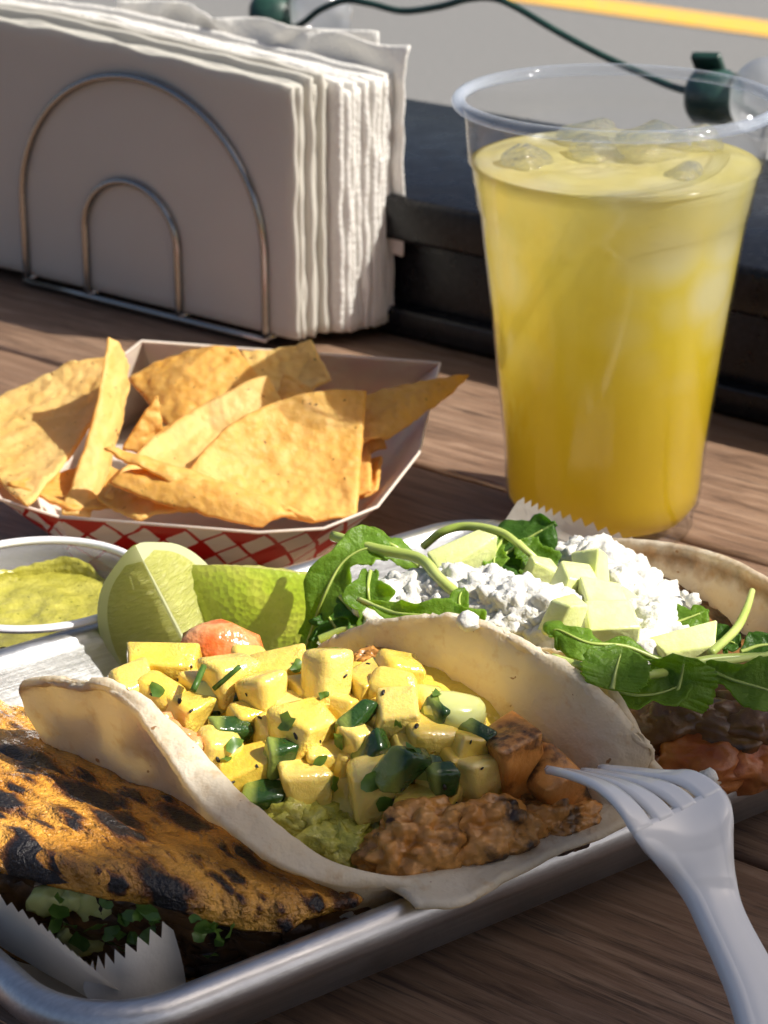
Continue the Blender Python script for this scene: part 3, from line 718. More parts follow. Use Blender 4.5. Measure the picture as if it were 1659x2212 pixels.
# ================================================================ PLASTIC FORK
t = NT('white_plastic'); t.set(col=(.88, .865, .84), rough=.14, spec=.6); M_FORK = t.m
cl = [pt(1740, 2440, .010), pt(1692, 2290, .016), pt(1640, 2130, .0235), pt(1570, 1985, .0315), pt(1538, 1905, .0365), pt(1508, 1830, .043), pt(1480, 1772, .0475), pt(1440, 1722, .0505), pt(1385, 1688, .0515), pt(1318, 1668, .0500), pt(1242, 1655, .0460)]
hw = [.0056, .0059, .0056, .0046, .0056, .0086, .0114, .0120, .0116, .0105, .0084]
lat0 = Vector((.965, .20, -.12)).normalized()
NI = 70; C = cr(cl, NI); W = np.interp(np.linspace(0, 1, NI), np.linspace(0, 1, len(hw)), hw)
W = np.convolve(np.pad(W, 3, 'edge'), np.ones(7) / 7, 'valid')
T = np.gradient(C, axis=0)
fork_root = thing('plastic_fork', 'white plastic fork resting over the front rim of the pan', 'fork', Vector(C[0]) - Vector((0, 0, .005)))
def forkpt(i, y, dz=0):
    t_ = Vector(T[i]).normalized(); lat = (lat0 - t_ * lat0.dot(t_)).normalized(); up = lat.cross(t_)
    if up.z < 0: up = -up
    # shallow channel: flanges turned down at both edges, dished head
    f = i / (NI - 1); hd = min(1, max(0, (f - .42) / .2)); hd = hd * hd * (3 - 2 * hd); ch = -.0030 * abs(y) ** 4 * (1 - .85 * hd) - .0014 * (1 - y * y) * hd + .0010 * math.exp(-((abs(y) - .82) / .12) ** 2) * (1 - hd)
    return Vector(C[i]) + lat * (y * W[i]) + up * (ch + dz)
slot = int(NI * .655)
G = np.array([[tuple(forkpt(i, y)) for y in np.linspace(-1, 1, 19)] for i in range(slot + 1)])
add('handle_and_head', solid(G, .0017), M_FORK, fork_root)
tw = [(-1, -.61), (-.43, -.09), (.09, .43), (.61, 1)]
for (a, b) in tw:
    cc = (a + b) / 2; Gt = []
    for i in range(slot - 1, NI):
        g = (i - slot + 1) / (NI - slot); k = 1 - .15 * g - .5 * max(0, g - .88) / .12
        Gt.append([tuple(forkpt(i, cc + (y - cc) * k)) for y in np.linspace(a, b, 6)])
    add('tine', solid(np.array(Gt), .0019), M_FORK, fork_root)
# ================================================================ FOOD MATERIALS
def tortilla_mat(name, toast):
    t = NT(name); uv = t.coord('UV'); s = t.sep(uv)
    n1 = t.noise(38, 4, .6); n2 = t.noise(240, 4, .6)
    col = t.ramp(n1, [(.3, (.84, .75, .56)), (.6, (.89, .84, .72))])
    col = t.mix(t.ramp(n2, [(.56, 0.0), (.72, .5)]), col, (.66, .45, .20)); col = t.mix(t.ramp(t.noise(70, 5, .65, t.coord(loc=(.7, .2, .1))), [(.60, 0.0), (.70, .4)]), col, (.62, .40, .16))
    sp = t.ramp(t.noise(330, 2), [(.715, 0.0), (.74, .9)]); col = t.mix(sp, col, (.30, .12, .03))
    if toast:
        d = t.math('ABSOLUTE', t.math('SUBTRACT', s[1], .965)); band = t.ramp(t.math('ADD', d, t.math('MULTIPLY', t.math('SUBTRACT', t.noise(75, 4, .65), .5), .11)), [(.0, 1.0), (.02, .7), (.05, 0.0)])
        col = t.mix(t.math('MULTIPLY', band, .92), col, t.ramp(t.noise(160, 3), [(.35, (.05, .016, .006)), (.65, (.34, .15, .045))]))
        sp2 = t.ramp(t.noise(58, 3, .6, t.coord(loc=(.3, .1, .2))), [(.66, 0.0), (.74, .7)]); col = t.mix(sp2, col, (.34, .17, .06))
    t.set(col=col, rough=.6, spec=.3)
    b = t.bump(t.noise(110, 4, .6), .35, .0018); t.bump(n2, .2, .0006, b)
    t.translucent(.46, t.mix(.6, (1.0, .86, .52), col, 'MULTIPLY')); return t.m
M_TORT = tortilla_mat('flour_tortilla', False); M_TOAST = tortilla_mat('toasted_flour_tortilla', True)
t = NT('charred_tortilla'); v = t.coord(scale=(1, 1, 1))
ang = math.atan2(-.8, .6); vr = t.coord(rot=(0, 0, -ang)); mp = t.new('ShaderNodeMapping'); t.l.new(vr, mp.inputs[0]); mp.inputs['Scale'].default_value = (.50, 1.3, 1)
n2 = t.noise(300, 4, .6, mp.outputs[0]); n3 = t.noise(30, 3, .5)
def blobs(scale, thr, loc):
    mv = t.new('ShaderNodeMapping'); t.l.new(mp.outputs[0], mv.inputs[0]); mv.inputs['Location'].default_value = loc
    nw = t.new('ShaderNodeTexNoise'); nw.inputs['Scale'].default_value = scale * 2.2; nw.inputs['Detail'].default_value = 4; t.l.new(mv.outputs[0], nw.inputs['Vector'])
    vo = t.new('ShaderNodeTexVoronoi'); vo.inputs['Scale'].default_value = scale; t.l.new(mv.outputs[0], vo.inputs['Vector'])
    rnd = t.sep(vo.outputs['Color'])[0]
    d_ = t.math('ADD', vo.outputs['Distance'], t.math('MULTIPLY', t.math('SUBTRACT', nw.outputs['Fac'], .5), .9))
    return t.math('SUBTRACT', t.math('MULTIPLY', rnd, thr), d_)       # > 0 inside a char blister
ka = blobs(78, .56, (.11, .05, 0)); kb = blobs(170, .40, (.3, .2, 0)); k = t.math('MAXIMUM', ka, kb)
base = t.ramp(n3, [(.3, (.66, .28, .032)), (.6, (.82, .42, .07)), (.8, (.70, .32, .045))])
col = t.mix(t.ramp(t.math('ADD', k, .5), [(.12, 0.0), (.40, .5), (.50, .95)]), base, (.17, .050, .012)); col = t.mix(t.ramp(t.math('ADD', k, .5), [(.46, 0.0), (.60, 1.0)]), col, (.012, .009, .010))
sp = t.ramp(n2, [(.68, 0.0), (.71, .9)]); col = t.mix(sp, col, (.10, .03, .01))
t.set(col=col, rough=t.ramp(t.math('ADD', k, .5), [(.42, .24), (.55, .45)]), spec=.6)
b = t.bump(t.noise(240, 4, .6), .7, .0016); b = t.bump(t.ramp(t.math('ADD', k, .5), [(.3, 0.0), (.6, 1.0)]), .6, .0012, b); t.bump(t.noise(900, 3), .6, .0008, b); M_CHAR = t.m
t = NT('mango_flesh'); oi = t.new('ShaderNodeObjectInfo'); n1 = t.noise(120, 3)
c = t.ramp(n1, [(.3, (.73, .49, .050)), (.7, (.79, .58, .11))]); c = t.mix(t.math('MULTIPLY', oi.outputs['Random'], .65), c, (.84, .68, .24))
t.set(col=c, rough=.16, spec=.6, sss=.6, sssr=(.008, .005, .0015), coat=.7, coatr=.05); b = t.bump(t.noise(300, 4, .6), .30, .0008); t.bump(t.ramp(t.noise(90, 2), [(.45, 0.0), (.65, 1.0)]), .0, .0001, b); b2 = t.bump(t.math('MULTIPLY', t.noise(1100, 2), t.ramp(t.noise(70, 2), [(.48, 0.0), (.62, 1.0)])), .6, .0006, b); M_MANGO = t.m
t = NT('mango_dressing'); t.set(col=t.ramp(t.noise(150, 4), [(.35, (.62, .48, .07)), (.65, (.74, .56, .09))]), rough=.10, spec=.6, sss=.4, sssr=(.005, .004, .001)); t.bump(t.noise(260, 3), .3, .0014); M_SAUCE = t.m
t = NT('pepper_green'); oi = t.new('ShaderNodeObjectInfo'); gz = t.sep(t.coord('Generated'))[0]
skin = t.ramp(t.math('ADD', gz, t.math('MULTIPLY', oi.outputs['Random'], .35)), [(.55, 0.0), (.72, 1.0)])
c = t.mix(skin, (.22, .27, .055), (.022, .060, .012)); t.set(col=c, rough=.12, spec=.6, sss=.35, sssr=(.002, .003, .0008)); t.bump(t.noise(300, 3), .35, .0008); M_JAL = t.m
t = NT('pale_pepper'); t.set(col=(.62, .64, .24), rough=.15, sss=.5, sssr=(.004, .004, .001)); M_PALE = t.m
t = NT('herb_leaf'); c = t.ramp(t.noise(300, 3), [(.3, (.045, .12, .018)), (.7, (.13, .24, .045))]); t.set(col=c, rough=.35); t.translucent(.3, (.25, .42, .05)); M_HERB = t.m
t = NT('guacamole'); t.set(col=t.ramp(t.noise(110, 4), [(.3, (.36, .36, .035)), (.55, (.56, .52, .10)), (.75, (.44, .35, .08))]), rough=.22); t.bump(t.noise(330, 3), .5, .0012); M_GUAC = t.m
def roast_mat(name, c1, c2, cell, char):
    t = NT(name); n1 = t.noise(90, 4); vo = t.voro(cell, 'SMOOTH_F1'); g = t.new('ShaderNodeNewGeometry')
    c = t.ramp(n1, [(.3, c1), (.7, c2)]); c = t.mix(t.ramp(vo, [(.3, 0.0), (.8, .4)]), c, tuple(x * .5 for x in c1))
    k = t.noise(75, 5, .6); c = t.mix(t.ramp(k, [(char - .06, 0.0), (char + .02, .6)]), c, tuple(x * .3 for x in c1)); c = t.mix(t.ramp(k, [(char, 0.0), (char + .07, .95)]), c, (.022, .010, .006))
    t.set(col=c, rough=.30, spec=.5); b = t.bump(vo, .4, -.0012); t.bump(t.noise(700, 3), .2, .0005, b); return t.m
M_CAUL = roast_mat('roasted_cauliflower', (.50, .20, .035), (.72, .38, .11), 480, .51)
M_FISH = roast_mat('glazed_fish', (.60, .20, .03), (.74, .38, .11), 150, .49)
M_MEAT = roast_mat('braised_meat', (.10, .045, .015), (.22, .10, .03), 200, .56)
M_REDM = roast_mat('saucy_crust', (.34, .07, .015), (.52, .20, .05), 230, .66)
t = NT('orange_shrimp'); t.set(col=t.ramp(t.noise(130, 3), [(.35, (.68, .15, .03)), (.65, (.80, .42, .20))]), rough=.2, sss=.4, sssr=(.005, .002, .001)); t.bump(t.noise(250, 3), .4, .001); M_SHRIMP = t.m
t = NT('fresh_cheese'); t.set(col=t.ramp(t.noise(120, 3), [(.3, (.64, .62, .55)), (.6, (.71, .695, .645))]), rough=.6, sss=.7, sssr=(.004, .004, .0032), spec=.3); t.bump(t.noise(900, 3), .4, .0006); M_CHEESE = t.m
t = NT('green_apple'); t.set(col=t.ramp(t.noise(90, 3), [(.3, (.66, .71, .25)), (.7, (.78, .81, .42))]), rough=.2, sss=.5, sssr=(.008, .009, .004)); t.bump(t.noise(450, 4), .22, .0008); M_APPLE = t.m
def leafmat(name, a, b, trc):
    t = NT(name); uv = t.coord('UV'); s = t.sep(uv)
    n1 = t.noise(90, 3); vein = t.voro(480, 'DISTANCE_TO_EDGE')
    c = t.ramp(n1, [(.3, a), (.7, b)]); c = t.mix(t.ramp(vein, [(0, .22), (.07, 0.0)]), c, tuple(min(1, x * 2.0 + .02) for x in b))
    mid = t.ramp(t.math('ABSOLUTE', t.math('SUBTRACT', s[1], .5)), [(.02, .8), (.05, 0.0)]); c = t.mix(mid, c, (.30, .42, .12))
    t.set(col=c, rough=.42, spec=.35); t.bump(t.noise(220, 4), .5, .0015); t.translucent(.55, trc); return t.m
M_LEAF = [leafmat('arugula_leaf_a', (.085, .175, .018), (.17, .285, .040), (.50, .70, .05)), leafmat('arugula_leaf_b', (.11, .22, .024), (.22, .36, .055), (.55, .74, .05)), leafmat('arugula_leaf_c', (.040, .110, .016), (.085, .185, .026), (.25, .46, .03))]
t = NT('arugula_stem'); t.set(col=t.ramp(t.noise(60, 3, .5), [(.3, (.30, .40, .06)), (.7, (.50, .57, .18))]), rough=.3); M_STEM = t.m
t = NT('black_pepper'); t.set(col=(.014, .010, .007), rough=.5); M_PEP = t.m

def wob(G, a, f, seed, a2=0, f2=0):
    N = gnormals(G)
    for i in range(G.shape[0]):
        for j in range(G.shape[1]):
            p = Vector(G[i, j]); G[i, j] += N[i, j] * (a * noise.noise(p * f + Vector((seed, 0, 0))) + (a2 * noise.noise(p * f2 + Vector((0, seed, 0))) if a2 else 0))
    return G
def ucross(L, Rr, zb, fl=.003, fr=.001):
    L = Vector(L); Rr = Vector(Rr); B = (L + Rr) / 2; B.z = zb; o = (L - Rr); o.z = 0; o.normalize()
    def mk(E, f, h): q = E.lerp(B, f); q.z = zb + (E.z - zb) * h; return q
    core = [L, mk(L, .07, .72), mk(L, .28, .28), B, mk(Rr, .28, .28), mk(Rr, .07, .72), Rr]
    if fl == 0 and fr == 0: return core
    fl = max(fl, .0006)
    return [L + o * fl * 1.3 + Vector((0, 0, fl * .05)), L, mk(L, .07, .72), mk(L, .28, .28), B, mk(Rr, .28, .28), mk(Rr, .07, .72), Rr, Rr - o * fr - Vector((0, 0, fr * .6))]

# ================================================================ MIDDLE TACO (mango)
FR0 = [pt(900, 1950, .0305), pt(990, 1946, .0305), pt(1100, 1893, .0305), pt(1220, 1835, .0305), pt(1330, 1790, .0310), pt(1400, 1740, .0330), pt(1428, 1688, .0360)]
rows = [
    FR0, [p + Vector((-.6, .8, 0)) * .009 - Vector((0, 0, .0004)) for p in FR0],
    ucross(pt(715, 1872, .036), pt(1402, 1632, .043), .0170, .006),
    ucross(pt(530, 1735, .046), pt(1335, 1560, .0510), .0075, .0065),
    ucross(pt(405, 1605, .0525), pt(1200, 1440, .0600), .0060, .0045),
    ucross(pt(284, 1500, .0570), pt(1010, 1346, .0640), .0060, .002),
    ucross(pt(160, 1478, .0535), pt(860, 1350, .0590), .0070, .001),
    ucross(pt(62, 1484, .0470), pt(735, 1380, .0500), .0100, 0),
    ucross(pt(58, 1500, .0420), pt(672, 1415, .0430), .0150, 0)]
G = keep_in_pan(wob(patch(rows, 84, 90), .0011, 110, 3.0, .0005, 330))
for _ in range(10):                                    # relax the front lip where it bends over the rim
    H = G.copy()
    for i in range(1, 24):
        G[i, 1:-1] = .5 * H[i, 1:-1] + .125 * (H[i - 1, 1:-1] + H[i + 1, 1:-1] + H[i, :-2] + H[i, 2:])
        G[i, 0] = .5 * H[i, 0] + .25 * (H[i - 1, 0] + H[i + 1, 0]); G[i, -1] = .5 * H[i, -1] + .25 * (H[i - 1, -1] + H[i + 1, -1])
    G = keep_in_pan(G)
taco = thing('mango_taco', 'flour tortilla taco piled with mango cubes in the middle of the pan', 'taco', tn(.29, .39, .002))
add('tortilla', solid(G, .0020), M_TORT, taco)
# dressing-coated filling under the cubes
frows = []
for (L, Rr, zt) in [((900, 1850, .022), (1290, 1730, .026), .018), ((720, 1830, .026), (1330, 1650, .030), .034), ((560, 1720, .032), (1180, 1560, .038), .0435), ((440, 1600, .038), (1030, 1480, .042), .046), ((360, 1530, .038), (900, 1440, .040), .038), ((330, 1500, .030), (780, 1450, .022), .024)]:
    a, b = pt(*L), pt(*Rr); frows.append([a.lerp(b, f) * 1.0 + Vector((0, 0, (zt - (a.z + (b.z - a.z) * f)) * math.sin(math.pi * f) ** .6 if 0 < f < 1 else 0)) for f in (0, .2, .5, .8, 1)])
G = wob(patch(frows, 40, 40), .0016, 180, 8.0, .0006, 500)
add('filling', solid(G, .012), M_SAUCE, taco)
random.seed(21)
PILE = []
def cube(u, v, z, sx, sy, sz, rot, bev, seed, mat, name, jit=.17, **kw):
    g = rbox(sx, sy, sz, bev, 3, jit, random)
    c = pt(u, v, z)
    V = [Vector((p.x * (1 + .12 * p.z / sz + .10 * nz(p, 120, seed)), p.y * (1 - .10 * p.x / sx), p.z * (1 + .10 * p.y / sy))) for p in map(Vector, g[0])]
    gg = at((V, g[1]), c, rot)
    if name in ('mango_cube', 'green_pepper_piece'): PILE.append(gg)
    return add(name, gg, mat, **kw)
mm = .001
MG = 'mango cubes on the middle taco'
mangos = [ # u, v, z, sx, sy, sz (mm), rz, rx, ry, label
 (357, 1432, .0520, 15, 9, 9, .10, .25, .05, 'widest flat mango chunk in front of the cut lime'),
 (288, 1492, .0500, 9, 9, 10, .5, .2, -.1, 'mango cube at the far left corner beside the tortilla flap'),
 (343, 1508, .0495, 9.5, 8, 8, -.4, .1, .3, 'pale rounded mango piece with pepper flecks at the left'),
 (398, 1546, .0470, 8.5, 8, 9, .8, .2, .1, 'rounded mango piece above the orange shrimp bits at the left edge'),
 (488, 1462, .0535, 11, 10, 10, .6, .1, .1, 'mango cube with a herb stalk lying on it'),
 (569, 1504, .0520, 9.5, 9.5, 11, .75, -.2, .1, 'mango cube with a shiny corner left of centre'),
 (606, 1446, .0520, 11, 9, 8, .2, .2, -.2, 'mango cube in the back row before the green lime'),
 (660, 1580, .0480, 12, 11, 10, .75, .15, .1, 'big mango cube near the middle of the taco'),
 (470, 1628, .0440, 10, 9, 10.5, .5, .2, .2, 'mango cube against the near tortilla wall, behind another'),
 (537, 1672, .0410, 11, 9, 9, .3, .15, -.2, 'mango cube lowest along the near tortilla wall'),
 (660, 1708, .0385, 9.5, 8, 13, .25, -.1, .05, 'tall mango block standing above the guacamole'),
 (707, 1468, .0545, 10, 9, 13, .65, -.25, .25, 'tall mango block with a rough glistening top face'),
 (790, 1490, .0510, 8.5, 9, 9, .6, 0, .1, 'mango cube tucked right of the tall rough one'),
 (862, 1450, .0535, 10, 9, 7, .3, .1, .25, 'topmost mango cube against the cream tortilla wall'),
 (852, 1492, .0530, 11, 8, 8, -.3, .35, .1, 'sloping mango piece with one pepper fleck near the top'),
 (860, 1557, .0510, 11, 10, 10, .1, .15, 0, 'flat-topped mango cube in the centre right of the pile'),
 (770, 1604, .0470, 8.5, 8, 8, .8, .1, .1, 'small mango cube under a green pepper strip'),
 (925, 1592, .0480, 11, 10, 9, .4, .2, .2, 'mango cube coated thick with yellow dressing'),
 (1008, 1614, .0460, 10.5, 9, 8, .5, .1, .3, 'mango cube at the right beside the glazed fish'),
 (1030, 1684, .0400, 11.5, 10, 12, .75, .1, .1, 'big shaded mango cube next to the glazed fish'),
 (812, 1706, .0400, 12, 9, 14, .35, .05, -.05, 'large mango block behind the cauliflower with herbs on it'),
 (908, 1746, .0375, 10.5, 9, 8, .05, .1, 0, 'mango cube just above the front cauliflower piece'),
 (632, 1540, .0480, 9, 9, 8, .3, .1, 0, 'dressing-covered mango piece sunk in the pile'),
 (925, 1520, .0500, 8, 8, 7, .3, .3, .2, 'mango bit beside the pale pepper slice'),
 (735, 1530, .0490, 8, 8, 8, 1.2, .1, .2, 'mango piece between the two tall blocks'),
 (700, 1640, .0430, 9, 8, 8, .2, .3, .1, 'mango piece low in the middle of the pile'),
 (985, 1545, .0475, 12, 9, 7, .2, .1, .35, 'mango slice under the pale pepper against the tortilla'),
 (430, 1492, .0490, 8, 8, 8, .9, .2, .1, 'small mango cube behind the rounded left pieces'), (530, 1555, .0475, 8, 7, 8, .3, .3, .2, 'small mango cube left of the big middle cube'),
 (588, 1590, .0455, 8, 8, 8, 1.1, .1, .3, 'small mango cube above the dark green pepper cube'), (665, 1500, .0500, 8, 7, 8, .4, .2, .2, 'mango cube in front of the tall rough block'),
 (812, 1560, .0485, 7, 8, 8, .9, .2, .1, 'small mango cube left of the flat-topped one'), (880, 1632, .0455, 8, 8, 7, .3, .3, .1, 'small mango cube under the dark pepper triangle'),
 (980, 1655, .0430, 8, 8, 8, .6, .2, .3, 'small mango cube above the big shaded one'), (745, 1655, .0410, 8, 8, 9, .7, .1, .1, 'small mango cube behind the charred bit'),
 (610, 1690, .0385, 8, 8, 8, .5, .2, .1, 'small mango cube left of the tall mango block'), (945, 1715, .0390, 8, 8, 8, .8, .1, .2, 'shaded mango cube under the hanging pepper piece'),
 (540, 1445, .0500, 8, 8, 7, .3, .2, .1, 'mango cube between the herb-topped cube and the back row'), (655, 1460, .0500, 8, 7, 8, .7, .1, .1, 'mango cube left of the tall rough block in the back row')]
for k, (u, v, z, a, b, c, rz, rx, ry, lab) in enumerate(mangos):
    cube(u, v, z, a * 1.0 * mm, b * 1.0 * mm, c * 1.0 * mm, (rx, ry, rz), (.0010, .0016, .0024)[k % 3], k * 2.1, M_MANGO, 'mango_cube', label=lab, cat='mango', group=MG)
JG = 'green pepper pieces on the middle taco'
jal = [(497, 1502, .0500, 4, 6, 6.5, .9, .2, .5, 'dark green pepper bit left of the shiny mango cube'), (600, 1640, .0450, 6.5, 5, 8, .4, .1, .2, 'dark green pepper cube in the middle of the taco'),
 (566, 1718, .0385, 9, 6, 5, .2, .3, .1, 'wet green pepper strip above the near tortilla edge'), (862, 1664, .0470, 7, 5, 10, .8, .5, .5, 'large dark green pepper triangle over the shaded mango'),
 (918, 1656, .0465, 9, 5, 4, .1, .4, .2, 'dark pepper strip across the shaded mango'), (958, 1690, .0440, 6, 4, 8, .2, .1, -.1, 'green pepper piece hanging right over the shaded mango'),
 (1018, 1578, .0500, 9, 3, 4, -.5, .2, .3, 'curved green pepper skin at the right edge of the pile'), (940, 1552, .0520, 4, 6, 7, .9, .3, .3, 'green pepper sliver left of the pale pepper slice'),
 (768, 1552, .0520, 9, 4, 4, .6, .3, -.4, 'light green pepper stick in the centre of the pile'), (800, 1622, .0475, 4, 6, 9, .7, .5, .6, 'grey-green pepper piece right of the small mango cube'),
 (492, 1580, .0475, 8, 6, 5, .5, .3, .2, 'pale green pepper piece lying on the near mango cube'), (440, 1530, .0470, 7, 5, 4, .2, .2, .2, 'olive green pepper scrap deep at the left'), (800, 1508, .0490, 4, 4, 5, .2, .3, .2, 'tiny green pepper under the tall mango block')]
for k, (u, v, z, a, b, c, rz, rx, ry, lab) in enumerate(jal):
    cube(u, v, z, a * mm, b * mm, c * mm, (rx, ry, rz), .0011, k * 1.3, M_JAL, 'green_pepper_piece', jit=.2, label=lab, cat='pepper', group=JG)
add('pale_pepper_slice', at(lump(.0075, (1, .7, .55), 3, .12, 1.2, 4), pt(985, 1536, .0525), (.2, .25, .3)), M_PALE, label='pale green oval pepper slice at the right of the mango', cat='pepper')
add('pale_pepper_slice', at(lump(.0055, (1, .7, .8), 3, .2, 1.2, 9), pt(472, 1506, .0490), (.2, .25, .3)), M_PALE, label='whitish onion-like chunk deep between the left mango cubes', cat='pepper')
# herb flecks, pepper flecks
def flake(c, r, rot, seed):
    V = [Vector((0, 0, 0))]; n = 9
    for k in range(n):
        a = 2 * math.pi * k / n; rr_ = r * (.65 + .5 * noise.noise(Vector((math.cos(a) * 2, math.sin(a) * 2, seed)))); V.append(Vector((rr_ * math.cos(a), rr_ * .7 * math.sin(a), .0004 * math.sin(3 * a))))
    F = [(0, 1 + k, 1 + (k + 1) % n) for k in range(n)]
    return at((V, F), c, rot)
from mathutils.bvhtree import BVHTree
pv, pf = join(*PILE); bvh = BVHTree.FromPolygons([Vector(p) for p in pv], pf)
def on_pile(u, v):
    """point and normal where the filling lies under this spot, so flecks sit on it"""
    h = bvh.ray_cast(Vector((0, 0, CAMH)), ray(u, v).normalized())
    return (h[0], h[1]) if h[0] is not None else (None, None)
def stick(geo, p, nrm, spin): return xf(geo, Matrix.Translation(p) @ nrm.to_track_quat('Z', 'Y').to_matrix().to_4x4() @ Matrix.Rotation(spin, 4, 'Z'))
herbs = [(505, 1608, .0040), (545, 1600, .0035), (800, 1690, .0042), (830, 1735, .0040), (690, 1640, .0030), (720, 1690, .0035), (620, 1560, .004), (340, 1490, .003), (640, 1440, .003), (940, 1500, .0028), (890, 1620, .003), (490, 1640, .0022), (735, 1600, .003), (700, 1500, .002), (860, 1560, .002)]
HG = 'chopped herb flecks on the mango'
for k, (u, v, r) in enumerate(herbs):
    p, nr_ = on_pile(u, v)
    if p is None: continue
    add('herb_fleck', stick(flake((0, 0, 0), r, (0, 0, 0), k), p + nr_ * .0005, nr_, k * 1.7), M_HERB, label='small chopped green herb fleck stuck to the mango', cat='herb', group=HG)
p, nr_ = on_pile(488, 1462)
add('herb_stalk', tube([p + nr_ * .0006 - Vector((.003, 0, .0028)), p + nr_ * .0006 + Vector((.003, 0, .0028))], .0006, 6, 4), M_HERB, label='thin green herb stalk lying on a mango cube', cat='herb')
add('herb_stalk', tube([pt(418, 1490, .0560), pt(440, 1440, .0580)], .0008, 6, 4), M_HERB, label='thin herb stalk between the left mango cubes', cat='herb')
fl = []; dr = []
for (u, v) in [(413, 1440), (385, 1468), (388, 1516), (412, 1536), (533, 1500), (562, 1551), (555, 1655), (828, 1497), (797, 1436), (850, 1730), (985, 1740), (868, 1705), (1016, 1602), (690, 1600), (960, 1700), (330, 1500), (745, 1460), (500, 1690), (930, 1765), (640, 1590), (470, 1640), (900, 1570), (1040, 1660)]:
    p, nr_ = on_pile(u, v)
    if p is not None: fl.append(stick(lump(random.uniform(.0004, .0009), (1.3, .6, .3), 1, .3, 1.5, u), p + nr_ * .0002, nr_, u))
add('pepper_flecks', join(*fl), M_PEP, label='black pepper flecks scattered over the mango', cat='pepper', kind='stuff')
# fish, cauliflower, guacamole, shrimp
def slab(u, v, z, sx, sy, sz, rot, seed, mat, name, **kw):
    g = rbox(sx, sy, sz, min(sx, sy, sz) * .16, 3, .12, random); bm_ = [Vector(p) * (1 + .22 * fz(p, 130, seed)) for p in g[0]]; bm_ = [Vector((p.x + .0006 * math.sin(p.z * 2200 + p.y * 700), p.y + .0005 * math.sin(p.z * 2600 + 1), p.z)) for p in bm_]
    return add(name, at((bm_, g[1]), pt(u, v, z), rot), mat, sub=2, **kw)
slab(1115, 1665, .0400, .011, .012, .021, (.1, -.28, .5), 3, M_FISH, 'fish_piece', label='orange glazed fish chunk standing right of the mango', cat='fish', group='glazed fish chunks')
slab(1205, 1720, .0350, .010, .011, .020, (.2, -.45, .6), 5, M_FISH, 'fish_piece', label='charred fish chunk beside the fork tines', cat='fish', group='glazed fish chunks')
slab(1160, 1640, .0380, .010, .010, .010, (.3, .4, .2), 6, M_CAUL, 'fish_piece', label='dark crisp crumb behind the glazed fish', cat='fish', group='glazed fish chunks')
def floret(u, v, z, r, sc, seed, label, mat=M_CAUL, n=0):
    V, F = ico(1.0, 5); out = []
    for p in V:
        q = p * 3.2 + Vector((seed, seed * .3, 0)); d = noise.voronoi(q)[0]; q2 = p * 9.0 + Vector((seed, 2, 0)); d2 = noise.voronoi(q2)[0]
        k = 1.10 + .30 * fz(p, 1.1, seed) - .30 * d[0] ** 2 - .12 * d2[0] ** 2
        out.append(Vector((p.x * sc[0], p.y * sc[1], max(p.z, -.6) * sc[2])) * (r * 1.12 * k))
    return add('cauliflower_piece', at((out, F), pt(u, v, z), (.15, .1, .35)), mat, label=label, cat='cauliflower', group='roasted cauliflower pieces')
floret(905, 1838, .0315, .0100, (1.2, .75, 1.0), 31, 'browned cauliflower floret at the front of the middle taco')
floret(1040, 1815, .0320, .0092, (1.3, .75, .9), 32, 'browned cauliflower floret right of the front one', n=60)
floret(1175, 1780, .0320, .0080, (1.4, .8, .7), 33, 'small browned cauliflower floret under the fork tines', n=50)
floret(745, 1690, .0340, .0065, (1, .8, 1.2), 34, 'dark charred cauliflower bit between two mango blocks', M_MEAT, 40)
floret(805, 1440, .0500, .0045, (1.2, .8, .9), 35, 'orange crisp cauliflower tip at the back of the pile', n=30)
gl_ = []
random.seed(5)
for (u, v, z, r) in [(625, 1775, .0330, .0065), (665, 1790, .0320, .0075), (705, 1815, .0310, .0070), (745, 1840, .0290, .0075), (790, 1850, .0270, .0070), (690, 1850, .0260, .0070), (650, 1815, .0280, .0060), (765, 1810, .0290, .0060), (720, 1785, .0320, .0045)]:
    gl_.append(at(lump(r, (1.1, .9, .75), 4, .55, 1.9, u * .1, .25, 5), pt(u, v, z)))
add('guacamole', join(*gl_), M_GUAC, label='chunky guacamole spilling below the tall mango block', cat='guacamole')
add('shrimp_piece', at(lump(.0088, (1.1, .8, .75), 3, .22, 1.3, 2), pt(478, 1400, .0490), (.2, .2, .2)), M_SHRIMP, label='orange shrimp piece between the limes and mango', cat='shrimp', group='orange shrimp pieces')
add('shrimp_piece', at(join(*[at(lump(.0035, (1.2, .8, .8), 2, .35, 1.6, k), pt(345 + 19 * k, 1562 + 17 * k, .0490 - k * .0004)) for k in range(4)]), (0, 0, 0)), M_SHRIMP, label='reddish shrimp crumbs along the near tortilla wall', cat='shrimp', group='orange shrimp pieces')

# ================================================================ CHARRED QUESADILLA at the left
ques = thing('quesadilla', 'charred orange folded quesadilla at the left end of the pan', 'quesadilla', tn(.22, .39, .002))
rows = [[pt(-120, 1495, .026), pt(60, 1545, .027), pt(300, 1670, .030), pt(520, 1830, .031), pt(700, 1930, .029), pt(735, 1935, .0275)],
        [pt(-120, 1590, .031), pt(60, 1640, .033), pt(250, 1750, .035), pt(450, 1868, .035), pt(640, 1945, .031), pt(765, 1950, .0275)],
        [pt(-120, 1700, .036), pt(60, 1745, .037), pt(230, 1830, .039), pt(420, 1908, .036), pt(600, 1962, .031), pt(775, 1960, .0270)],
        [pt(-120, 1800, .038), pt(60, 1832, .040), pt(210, 1885, .040), pt(400, 1937, .035), pt(580, 1985, .029), pt(765, 1972, .0262)],
        [pt(-120, 1850, .034), pt(60, 1888, .036), pt(200, 1926, .0355), pt(400, 1965, .032), pt(560, 2006, .027), pt(745, 1985, .0255)]]
